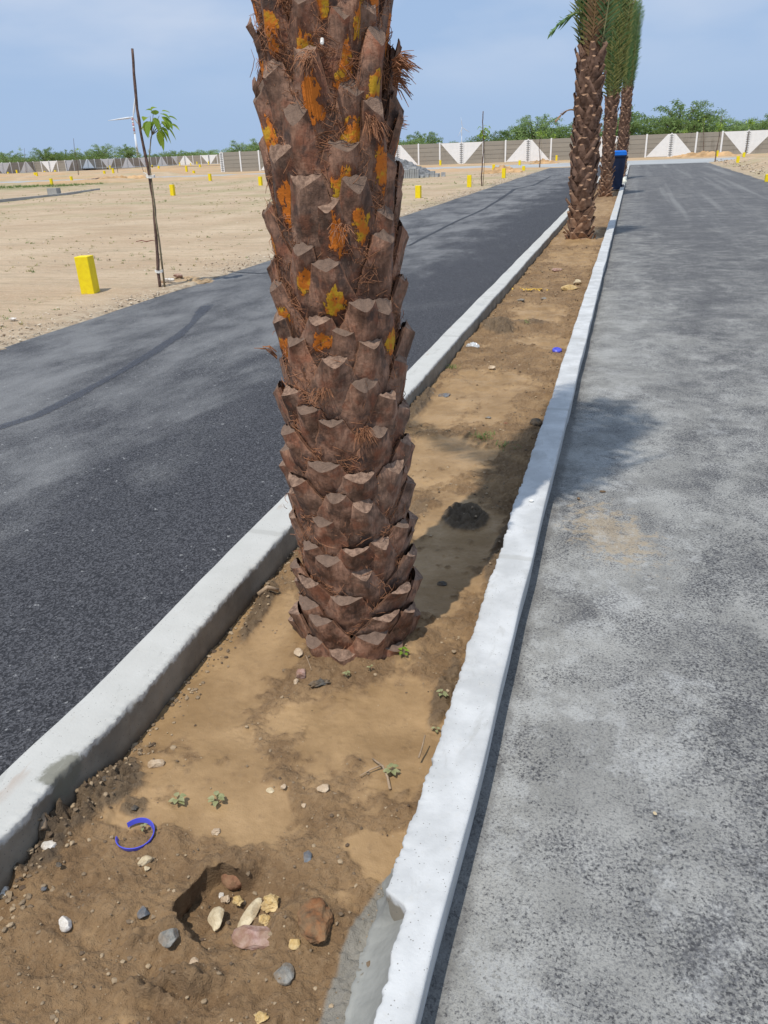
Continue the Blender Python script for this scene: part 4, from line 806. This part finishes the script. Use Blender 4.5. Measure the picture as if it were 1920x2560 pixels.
# ------------------------------------------------------------ wheeled bin, pipe
bp=G(1537,474);bn=empty('wheeled_bin',(-.50,28.9,0),.15,label='dark blue wheeled bin with a bright blue lid between two palms',cat='bin')
def taper(b,z0,z1,w0,d0,w1,d1,m=0,t=0):
    V=[];
    for z,w,d_ in((z0,w0,d0),(z1,w1,d1)):
        n=20
        for i in range(n):
            a=2*math.pi*i/n;e=.35;cx=math.copysign(abs(math.cos(a))**e,math.cos(a));cy=math.copysign(abs(math.sin(a))**e,math.sin(a));V.append((cx*w/2,cy*d_/2,z))
    n=20;b.add(V,[(i,(i+1)%n,n+(i+1)%n,n+i) for i in range(n)]+[tuple(range(n-1,-1,-1)),tuple(range(n,2*n))],m)
b=MB();taper(b,.05,1.02,.32,.42,.46,.58);b.build('body',MAT['binb'],bn)
b=MB();taper(b,1.025,1.06,.50,.62,.50,.62);b.build('rim',MAT['binb'],bn)
b=MB();taper(b,1.065,1.16,.49,.60,.47,.58);taper(b,1.165,1.20,.46,.56,.38,.46);b.build('lid',MAT['lid'],bn)
b=MB();b.tube([(.22,.32,1.12),(.22,.38,1.12),(-.22,.38,1.12),(-.22,.32,1.12)],.016,6);b.build('handle',MAT['binb'],bn)
for s in(-1,1):
    b=MB();b.tube([(s*.17,-.17 if s>0 else .2,.1),(s*.23,-.17 if s>0 else .2,.1)],.1,18);b.build('wheel',MAT['tyre'],bn)
b=MB();b.tube([(-.62,32.2,.40),(-.5,31.9,.22),(-.42,31.6,.14),(-.3,31.2,.17),(-.27,31.0,.17)],[.10,.10,.10,.09,.09],12);b.tube([(-.36,31.2,.2),(-.25,31.6,.24)],[.08,.07],10);b.build('plastic_pipe',simple('cream_plastic',(.74,.73,.62),.6,.08),label='cream white bent pipe resting across the kerb behind the bin',cat='pipe',smooth=True)
# ------------------------------------------------------------ blocks, gravel heap, edging, dirt piles
def heap(name,c,rx,ry,h,mat,label,seed,cat='heap',rough=.25,fr=1.6):
    n=34;T,Rr=np.meshgrid(np.linspace(0,2*np.pi,n*2+1),np.linspace(0,1,n));X=Rr*np.cos(T);Y=Rr*np.sin(T);nn=fbm(X*fr*2+seed,Y*fr*2,4,seed)
    Z=h*(1-Rr)**.85*(1+rough*nn)+rough*.25*h*nn*(1-Rr)-.03*(Rr>.97);b=MB();b.grid(X*rx*(1+.12*nn),Y*ry*(1+.12*nn),Z);o=b.build(name,mat,smooth=True,label=label,cat=cat);o.location=(c[0],c[1],0);return o
heap('gravel_heap',(-13.7,50.2,0),2.2,1.8,1.05,MAT['gravel'],'dark grey gravel heap behind the concrete slabs, right of the big trunk',2)
for i in range(9):
    b=MB();b.box((0,0,.23),(.085,.30,.46));o=b.build('concrete_slab',MAT['blockc'],label='upright grey concrete slab in the row leaning before the gravel heap',cat='concrete slab',group='row of upright concrete slabs');o.location=(-12.25+i*.105,46.2+.01*(i%3),0);o.rotation_euler=(.05,random.uniform(-.03,.03),random.uniform(-.03,.03))
b=MB();b.box((0,0,.05),(.42,.2,.1));o=b.build('concrete_slab',MAT['blockc'],label='grey concrete slab lying flat on top of the upright row',cat='concrete slab');o.location=(-11.7,46.2,.475)
for i,(x,y,h,l) in enumerate([(-11.55,46.6,.22,'grey block standing just right of the upright slab row'),(-11.3,46.9,.32,'taller grey block at the middle of the scattered blocks'),(-11.0,46.7,.2,'grey block right of the taller one'),(-10.7,46.9,.24,'grey block at the right end of the scattered blocks'),(-11.75,46.3,.12,'low grey block touching the slab row')]):
    b=MB();b.box((0,0,h/2),(.22,.2,h));o=b.build('concrete_block',MAT['blockc'],label=l,cat='concrete block');o.location=(x+.55,y,0);o.rotation_euler=(0,.05,random.uniform(-.5,.5))
ed=empty('concrete_edging',(0,0,0),label='low grey concrete edging with a square block, in the left field',cat='edging')
a=G(-60,512);c=G(248,476);n=14
for nm__,p0,p1,w,h in [('edging_strip',G(-60,512),G(137,492),.12,.12),('edging_strip',G(137,492),G(248,476),.12,.11)]:
    dl=(p1-p0);b=MB();b.box((0,0,h/2-.02),(dl.length,w,h+.04),rz=0);o=b.build(nm__,MAT['conc'],ed);m_=(p0+p1)/2;o.location=(m_.x,m_.y,0);o.rotation_euler=(0,0,math.atan2(dl.y,dl.x))
b=MB();b.box((0,0,.17),(.55,.35,.36));o=b.build('edging_block',MAT['conc'],ed);p=G(137,489);o.location=(p.x,p.y,0)
heap('dirt_mound',(5.6,76.6,0),3.0,1.5,.38,MAT['mound'],'orange dirt pile with stones at the foot of the right wall',5,cat='dirt mound',rough=.6)
heap('dirt_mound',(-7.4,50.6,0),1.3,1.2,.3,MAT['mound'],'dug earth behind the markers left of the road mouth',6,cat='dirt mound',rough=.8)
heap('dirt_mound',(-7.0,70.5,0),1.2,.9,.25,MAT['mound'],'small earth pile at the wall foot before the upright triangle',7,cat='dirt mound',rough=.8)
heap('dirt_mound',(-39.,60.,0),3,1.6,.35,MAT['mound'],'low earth bank with branches in the far left plots',8,cat='dirt mound',rough=.8)
p=GD(372,612);heap('dirt_mound',(p.x+.1,p.y+.1,0),.45,.3,.06,simple('tan_earth',(.33,.235,.14),.95,.3,9,bump=.8,bsc=40),'small clods of earth dug up at the foot of the stake by the road',9,cat='dirt mound',rough=.7,fr=2.2)
# ------------------------------------------------------------ stones
def ico(sub=2):
    import bmesh
    bm=bmesh.new();bmesh.ops.create_icosphere(bm,subdivisions=sub,radius=1);V=np.array([v.co[:] for v in bm.verts]);Fc=[tuple(v.index for v in f.verts) for f in bm.faces];bm.free();return V,Fc
I1=ico(1);I3=ico(4)
def stone_v(rnd,cuts=9,base=I3,lo=.55,hi=.9,noise=.05):
    V=base[0].copy()
    for i in range(cuts):
        n=np.array([rnd.gauss(0,1) for _ in range(3)]);n/=np.linalg.norm(n);h=rnd.uniform(lo,hi);d=V@n;o=np.clip(d-h,0,None);V-=o[:,None]*n[None]
    a=fbm(V[:,0]*2.2+cuts,V[:,1]*2.2+V[:,2]*1.7,3,int(rnd.random()*20));return V*(1+noise*a)[:,None]
def stone(px,py,wpx,hpx,mat,label,seed=1,rz=0,flat=.6,name='stone',tilt=0,sink=.5,cuts=9,noise=.05,lo=.55,z=None,cat='stone',group=None):
    p=GD(px,py)
    zz=soilz(p.x,p.y) if z is None else z
    p=GD(px,py,zz);v=p-Vector((0,0,CAMH));depth=abs(Vector(D_).dot(v));m=depth*S_/F
    rnd=random.Random(seed);V=stone_v(rnd,cuts,lo=lo,noise=noise);w=wpx*m/2*1.04;dd=hpx*m/2*1.04/(.62+.35*flat)
    V*=np.array([w,dd,max(.35*w,min(w,dd)*flat)]);b=MB();b.add(V,I3[1]);o=b.build(name,ST[mat],label=label,cat=cat,group=group);o.location=(p.x,p.y,zz+max(.35*w,min(w,dd)*flat)*(1-sink)*.75);o.rotation_euler=(tilt,tilt*.5,rz+PSI);return o
stone(338,1652,36,24,'beige','beige angular stone lying alone on the smooth mud near the left kerb',1,.2)
stone(698,1704,30,20,'beige','pale flat stone on the mud below the palm, wider than tall',2,.4,flat=.4)
stone(651,1460,22,30,'pink','pale pink upright chip at the foot of the palm on its left front',3,0,flat=1.1,tilt=.4)
stone(640,1474,12,16,'beige','small beige chip touching the pale pink chip by the palm foot',33,0,flat=.8)
stone(690,1478,42,16,'dark','dark flaky clod on the mud in front of the palm',4,.2,flat=.35,cuts=4,noise=.25)
stone(645,1412,20,26,'beige','tan chip lying against the lower left of the palm trunk',34,.2,flat=.7)
stone(142,1999,30,34,'white','white angular stone in the brown soil near the lower left corner',5,.5,flat=.9)
stone(311,1974,28,28,'blue','blue grey stone left of the hollow',6,.2)
stone(367,2028,46,38,'grey','tan grey rounded stone just below the hollow, left of the pink stone',7,.1)
stone(107,1827,32,24,'white','white quartz stone near the left kerb foot',8,.3)
stone(312,1861,34,20,'cream','cream stone below the blue plastic ring',9,.2,flat=.5)
stone(317,1877,14,13,'cream','small cream stone touching the cream stone below the blue ring',35,.2)
stone(507,1906,56,52,'red','reddish brown block stone in the back of the hollow',10,.35,flat=.8,cuts=7,sink=.0)
stone(468,1990,38,46,'cream','rounded pale cream stone in the hollow, left of the leaning slab',11,.0,flat=.55,cuts=5,sink=.0)
stone(540,1980,30,74,'cream','long pale yellow slab leaning in the middle of the hollow',12,-.45,flat=.6,sink=.0)
stone(585,1955,46,34,'yellow','crumbly yellowish lump behind the leaning slab',13,.2,cuts=12,noise=.25)
stone(572,1990,26,24,'yellow','smaller yellowish lump right of the leaning slab',14,.2,cuts=12,noise=.2)
stone(516,1948,28,22,'yellow','yellowish clod just below the reddish brown block',15,.2,cuts=12,noise=.2)
stone(487,1944,20,20,'beige','beige clod left of the yellowish one in the hollow',16,.2,cuts=12,noise=.2)
stone(450,1923,14,14,'cream','little cream pebble at the left lip of the hollow',17)
stone(478,1935,12,14,'white','little white pebble in the hollow',18)
stone(549,2028,94,52,'pink','large pink granite stone at the front of the hollow',19,-.1,flat=.5,lo=.6)
stone(682,1992,72,84,'rust','large rusty orange boulder half sunk right of the hollow',20,.2,flat=.5,cuts=3,sink=.55,noise=.12,lo=.8)
stone(636,2040,26,26,'yellow','small orange yellow stone between the pink stone and the rusty boulder',21)
stone(613,2104,44,50,'grey','grey triangular stone at the bottom, below the pink stone',22,.3,flat=.7,cuts=11,lo=.4)
stone(8,1927,26,40,'white','whitish stone cut by the left photo edge',23,.3)
stone(664,1852,22,26,'blue','small blue grey stone right of the hollow rim',24)
stone(612,1700,13,13,'beige','little beige pebble left of the pale flat stone',36)
stone(657,1742,13,11,'beige','tiny beige pebble below the pale flat stone',37)
stone(584,1708,18,12,'cream','cream flake left of the pale flat stone',38,flat=.3)
stone(468,1798,22,18,'beige','beige crumbly stone right of the blue plastic ring',39,cuts=12,noise=.2)
stone(418,2085,22,26,'beige','beige stone at the bottom left of centre, low in the photo',40)
stone(563,2202,34,22,'yellow','yellowish crumbly stone at the bottom edge of the photo',41,cuts=12,noise=.2)
stone(1158,918,26,26,'dark','dark round stone against the inner side of the right kerb',25,flat=.8,cuts=4)
stone(1160,946,24,22,'brown','brown rounded stone against the right kerb, next below the dark one',26,flat=.7,cuts=4)
stone(961,856,28,16,'blue','slate grey flat chip in the bed right of the palm',27,flat=.3)
stone(928,851,20,10,'grey','grey sliver chip left of the slate grey one',28,flat=.3)
stone(955,1263,22,14,'dark','dark little stone in the palm shade',29)
stone(1054,903,14,8,'grey','small grey stone on the lit silt beyond the palm shade',42);stone(1092,916,12,8,'red','small reddish stone beside the small grey one on the silt',43)
stone(1062,795,18,12,'beige','small tan stone on the brown part of the bed before the blue cap',44)
stone(1125,649,16,10,'grey','pale grey stone in the middle of the bed, half way to the second palm',30,flat=.5);stone(1174,646,13,8,'grey','second pale grey stone right of the first in the middle of the bed',45)
stone(1203,585,22,14,'pink','pale pink stone in the bed just before the second palm',31);stone(1248,611,24,14,'cream','cream stone beside the right kerb before the second palm',32);stone(1232,625,40,12,'yellow','yellowish earth patch stone next to the cream one',46,flat=.3)
for i,(px,py,s_,m_) in enumerate(sorted([(150,1697,26,'grey'),(76,1772,34,'dark'),(132,1722,20,'dark'),(50,1815,22,'dark'),(25,1870,22,'blue'),(98,1790,18,'dark'),(120,1770,16,'dark'),(290,1745,16,'dark'),(268,1742,14,'dark'),(10,1850,18,'grey'),(35,1842,14,'dark'),(62,1860,10,'dark'),(58,1878,10,'blue'),(95,1920,12,'blue'),(128,1868,14,'dark'),(228,1684,18,'dark'),(246,1700,16,'dark'),(212,1696,14,'dark')],key=lambda q:q[1])):
    stone(px,py,s_,s_*.8,m_,'%s crumb strewn at the foot of the left kerb, %s counting down the photo'%(dict(grey='grey',dark='dark',blue='blue grey')[m_],ORD[i]),50+i,group='dark crumbs by the left kerb',cat='pebble',cuts=8,noise=.18,name='pebble')
for i,(px,py,s_,m_,zz) in enumerate([(365,607,22,'white',.06),(385,598,20,'pink',.07),(352,612,12,'red',.03)]):
    stone(px,py,s_*1.1,s_*.6,m_,['long white stone in the earth right of the stake foot','pinkish stone behind the white one at the stake foot','dark red chip at the very foot of the stake'][i],80+i,z=zz,sink=.2)
stone(28,690,18,8,'white','white flat stone on the sand by the left photo edge',84,z=.02);
stone(1302,1062,14,6,'brown','brown crumb on the dusty right road by the palm shade',85,z=.004);stone(1250,1077,7,9,'brown','little upright brown crumb on the right road near the kerb',86,z=.004);stone(1415,1757,8,9,'cream','single cream pebble on the dusty right road',87,z=.004)
# scattered crumbs nobody could count
def scatter(name,pts,mat,kind='stuff',base=None):
    B=base or I1;b=MB();rnd=random.Random(len(pts))
    for x,y,z,s in pts:
        V=B[0]*np.array([s*rnd.uniform(.7,1.3),s*rnd.uniform(.7,1.3),s*rnd.uniform(.45,.8)])*(1+.25*RNG.randn(len(B[0]),1)*.6);a=rnd.uniform(0,6.28);c,s_=math.cos(a),math.sin(a)
        V=np.stack([V[:,0]*c-V[:,1]*s_+x,V[:,0]*s_+V[:,1]*c+y,V[:,2]+z],-1);b.add(V,B[1])
    return b.build(name,mat,kind=kind)
pts=[];rg=random.Random(9)
while len(pts)<4200:
    y=.45+rg.random()**1.5*13;x=rg.uniform(BX0+.02,BX1-.02);i=min(np.searchsorted(yy,y),len(yy)-1);j=int((x-BX0)/(BX1-BX0)*214)
    if rg.random()<SILT[i,j]*.93:continue
    s=(.0016+.0045*rg.random()**3)*(1+.06*y);pts.append((x,y,SZ[i,j]+s*.3,s))
for i in range(500):
    y=.7+rg.random()**1.3*2.2;x=BX0+.02+abs(rg.gauss(0,.05));pts.append((x,y,soilz(x,y)+.002,.003+.006*rg.random()**2))
scatter('gravel',pts,MAT['peb'])
pts=[]
for i in range(9000):
    y=4.5+rg.random()**1.6*45;d_=abs(rg.gauss(0,.35)) if i%2 else rg.random()**1.5*10
    x=XL-.03-d_;pts.append((x,y,.012,(.004+.012*rg.random()**4)*(1+.025*y)))
for i in range(700):
    y=22+rg.random()*34;pts.append((XR+.1+rg.random()**1.5*4,y,.1+.15*rg.random(),.02+.03*rg.random()))
scatter('field_gravel',pts,MAT['pebf'])
def grassmesh(b,x,y,z,n,h,rnd,sp=.5,w=.004):
    for i in range(n):
        a=rnd.uniform(0,6.28);l=h*rnd.uniform(.4,1);d=Vector((math.cos(a)*sp*rnd.random()*2,math.sin(a)*sp*rnd.random()*2,1)).normalized();s=Vector((-math.sin(a),math.cos(a),0))*w;o=Vector((x+rnd.uniform(-.03,.03),y+rnd.uniform(-.03,.03),z))
        m_=o+d*l*.6;e=o+d*l+Vector((math.cos(a),math.sin(a),-.3))*l*.25;b.add([(o-s)[:],(o+s)[:],(m_+s*.8)[:],(m_-s*.8)[:],e[:]],[(0,1,2,3),(3,2,4)])
b=MB();b2=MB()
for i in range(3600):
    y=6.5+rg.random()**1.4*44;x=XL-.4-rg.random()**1.2*26
    if float(fbm(x*.25,y*.25,3,4))+.35*rg.random()<.05:continue
    grassmesh(b if rg.random()<.72 else b2,x,y,0,7,rg.uniform(.02,.07)*(1+.01*y),rg,1.1,.004+.0002*y)
b.build('dry_grass',MAT['grass'],kind='stuff')
for i in range(500):
    y=50+rg.random()*4;x=-36-rg.random()*14;grassmesh(b2,x,y,0,8,rg.uniform(.08,.25),rg,.8,.012)
b2.build('green_grass',MAT['ggrass'],kind='stuff')
# ------------------------------------------------------------ small things in the bed
def seedling(px,py,n,r,label,seed,h=.02,mat='seed',z=None,cat='seedling'):
    p=GD(px,py);zz=soilz(p.x,p.y) if z is None else z;rt=empty('seedling',(p.x,p.y,zz),label=label,cat=cat,group='weed seedlings in the palm bed');rnd=random.Random(seed);b=MB();s=MB()
    for i in range(n):
        a=i*2.4+rnd.uniform(-.4,.4);o=Vector((math.cos(a)*r*.3,math.sin(a)*r*.3,h*rnd.uniform(.6,1.2)));s.tube([(0,0,-.005),o[:]],.0009,4,cap=False);leaf(b,o,Vector((math.cos(a),math.sin(a),.25)),r*rnd.uniform(.7,1),r*.36,rnd)
    s.build('stem',MAT['stem'],rt);b.build('leaves',MAT[mat],rt,smooth=True)
seedling(385,1735,6,.022,'seedling left of its twin on the smooth mud below the left kerb',1);seedling(470,1736,8,.022,'rounded seedling right of its twin, above the hollow',2)
seedling(846,1676,9,.020,'pale clover like seedling beside the dry twig near the right kerb',3,mat='seed');seedling(748,1466,6,.014,'tiny seedling just in front of the palm foot',4);seedling(872,1428,7,.018,'bright green seedling at the right front of the palm foot',5,mat='leaf');seedling(800,1458,5,.010,'smallest seedling, between the two at the palm foot',6)
seedling(955,1515,6,.018,'whitish seedling against the inner edge of the right kerb',7,mat='seed');seedling(310,1795,4,.012,'tiny seedling inside the blue plastic ring',8,mat='seed');seedling(942,1578,5,.013,'yellowish seedling near the ragged kerb edge',9,mat='seed')
def tuftg(px,py,n,h,label,seed):
    p=GD(px,py);b=MB();rnd=random.Random(seed);z=soilz(p.x,p.y)
    for i in range(n):grassmesh(b,rnd.gauss(0,.035),rnd.gauss(0,.03),0,6,h,rnd,1.2,.0022)
    o=b.build('grass_tuft',MAT['ggrass'],label=label,cat='grass tuft',group='grass tufts in the palm bed');o.location=(p.x,p.y,z)
tuftg(1040,945,14,.05,'green grass tuft in the broken shade right of the palm',1);tuftg(1085,968,6,.04,'small grass tuft just right of the larger one',2);tuftg(975,795,6,.06,'thin pale grass tuft by the left kerb beyond the palm',3);tuftg(1060,700,4,.05,'dry tuft on the dark earth heap',4);tuftg(1150,775-70,3,.04,'little green tuft in the middle of the bed before the second palm',5)
def twig(name,pts,r,label,br=(),cat='twig',mat='twig',z=.006):
    Q=[];p0=None
    for px,py,h in pts:
        p=GD(px,py);Q.append(Vector((p.x,p.y,soilz(p.x,p.y)+h+z)))
    b=MB();b.tube(Q,[r*(1-.5*i/len(Q)) for i in range(len(Q))],6)
    for bb in br:
        K=[]
        for px,py,h in bb:
            p=GD(px,py);K.append(Vector((p.x,p.y,soilz(p.x,p.y)+h+z)))
        b.tube(K,[r*.7,r*.5,r*.35][:len(K)],5)
    return b.build(name,MAT[mat],label=label,cat=cat,smooth=True)
twig('twig',[(843,1713,0),(838,1690,.006),(828,1668,.012),(805,1646,.004)],.004,'forked dry twig on the mud beside the pale seedling',[[(825,1664,.01),(800,1672,.006),(778,1683,0)]])
twig('twig',[(905,1655,.02),(912,1640,.03),(919,1622,.05)],.0028,'thin reddish stick leaning on the ragged kerb edge')
twig('twig',[(662,1432,.01),(668,1445,.004),(674,1460,0)],.0016,'hair thin twig between the palm and the pale pink chip')
twig('wood_chip',[(560,1294,.008),(580,1291,.014),(602,1284,.01)],.011,'grey driftwood like chip in the gutter of the left kerb beside the palm',cat='wood chip')
twig('wood_chip',[(102,1822,.008),(105,1800,.012),(108,1787,.01)],.010,'dark grey stub of stick by the lower left kerb foot',cat='wood chip')
twig('twig',[(28,1865,.0),(24,1845,.012),(30,1832,.0)],.0018,'bent dry straw at the lower left kerb foot')
# blue ring, cap, plastic, disc
p=GD(294,1811);z=soilz(p.x,p.y);b=MB();n=48;R=.040;V=[];Fc=[]
for i in range(n+1):
    a=math.radians(150)-math.radians(308)*i/n;cz=.003*math.sin(i*.2)
    for r,h in((R+.001,.002),(R+.004,.013),(R+.002,.0135),(R-.0012,.002)):V.append((r*math.cos(a)*1.02,r*math.sin(a)*1.1,h+cz))
Fc=[(4*i+k,4*i+(k+1)%4,4*i+4+(k+1)%4,4*i+4+k) for i in range(n) for k in range(4)];Fc+=[(0,1,2,3),(4*n+3,4*n+2,4*n+1,4*n)]
b.add(V,Fc);o=b.build('plastic_ring',MAT['blue'],smooth=False,label='broken blue plastic ring lying on the mud near the left kerb',cat='plastic ring');o.location=(p.x,p.y,z+.0)
p=GD(1203,760);z=soilz(p.x,p.y);b=MB();P=[(.036,.0),(.038,.004),(.036,.016),(.030,.020),(.022,.020),(.020,.016),(.0,.016)];n=36
V=[(r*math.cos(2*math.pi*i/n)*(1+.02*(i%2)*(j==2)),r*math.sin(2*math.pi*i/n)*(1+.02*(i%2)*(j==2)),h) for j,(r,h) in enumerate(P) for i in range(n)];Fc=[(j*n+i,j*n+(i+1)%n,(j+1)*n+(i+1)%n,(j+1)*n+i) for j in range(len(P)-1) for i in range(n)]
b.add(V,Fc);o=b.build('bottle_cap',MAT['blue'],label='blue bottle cap on the soil beside the right kerb',cat='bottle cap');o.location=(p.x,p.y,z+.004);o.rotation_euler=(.25,.1,0)
p=GD(1016,750);n=26;Uu,Vv=np.meshgrid(np.linspace(-1,1,n),np.linspace(-1,1,n));X=Uu*.055;Y=Vv*.03*(1-.4*np.abs(Uu));Z=.028*(1-Uu**2)**.5*(1-Vv**2)**.5+.012*fbm(Uu*2,Vv*2,3,6)
b=MB();b.grid(X,Y,Z);k=NT('clear_plastic');k.out((.80,.82,.84),.15,None,.6);k.b.inputs['Transmission Weight'].default_value=.35
o=b.build('plastic_scrap',k.m,label='crumpled whitish plastic scrap by the left kerb beyond the palm',cat='plastic scrap');o.location=(p.x+.02,p.y,soilz(p.x,p.y)+.004);o.rotation_euler=(0,0,-.3)
p=GD(1148,1083,.12);b=MB();b.tube([(0,0,.0),(0,0,.004),(0,0,.005)],[.010,.010,.007],16);o=b.build('metal_disc',MAT['metal'],label='small shiny white disc lying on top of the right kerb',cat='disc');o.location=(p.x,p.y,.122)
rp_=random.Random(4);p=GD(1145,630);b=MB()
for i in range(26):
    o_=Vector((rp_.gauss(0,.10),rp_.gauss(0,.03),.012));leaf(b,o_,Vector((rp_.uniform(-1,1),rp_.uniform(-1,1),.1)),.045,.012,rp_)
k=simple('yellow_peel',(.60,.38,.06),.7,.2,30);o=b.build('leaf_litter',k,label='scatter of yellow petals or peel in the middle of the bed',cat='litter',kind='stuff');o.location=(p.x,p.y,soilz(p.x,p.y)+.01)
b=MB();p=G(520,505);P=[(-.55,0,.02),(-.2,.02,.05),(.2,0,.03),(.5,.05,.02)]
q=GD(318,524);b.tube([(q.x-.25+.12*i,q.y+.02*math.sin(i*2),.02+.02*(i%2)) for i in range(5)],[.006,.009,.01,.008,.004],6);b.build('fallen_branch',simple('red_twig',(.16,.06,.04),.85,.2),label='short reddish fallen branch on the sand left of the stake',cat='branch')
for i in range(3):
    r_=random.Random(60+i);q=G(205+i*14,455-i*2);b=MB()
    for j in range(6):
        a=r_.uniform(-.5,.5);b.tube([(0,0,.02),(math.cos(a)*.5,math.sin(a)*.5,.12+.1*r_.random()),(math.cos(a)*1.,math.sin(a)*.9,.2*r_.random())],[.02,.014,.005],4)
    o=b.build('cut_branches',MAT['stake'],label=['bundle of dark cut branches right of the far left marker','bundle of cut branches in the middle of the far left earth bank','bundle of cut branches at the right end of the far left earth bank'][i],cat='branches');o.location=(q.x,q.y,0)
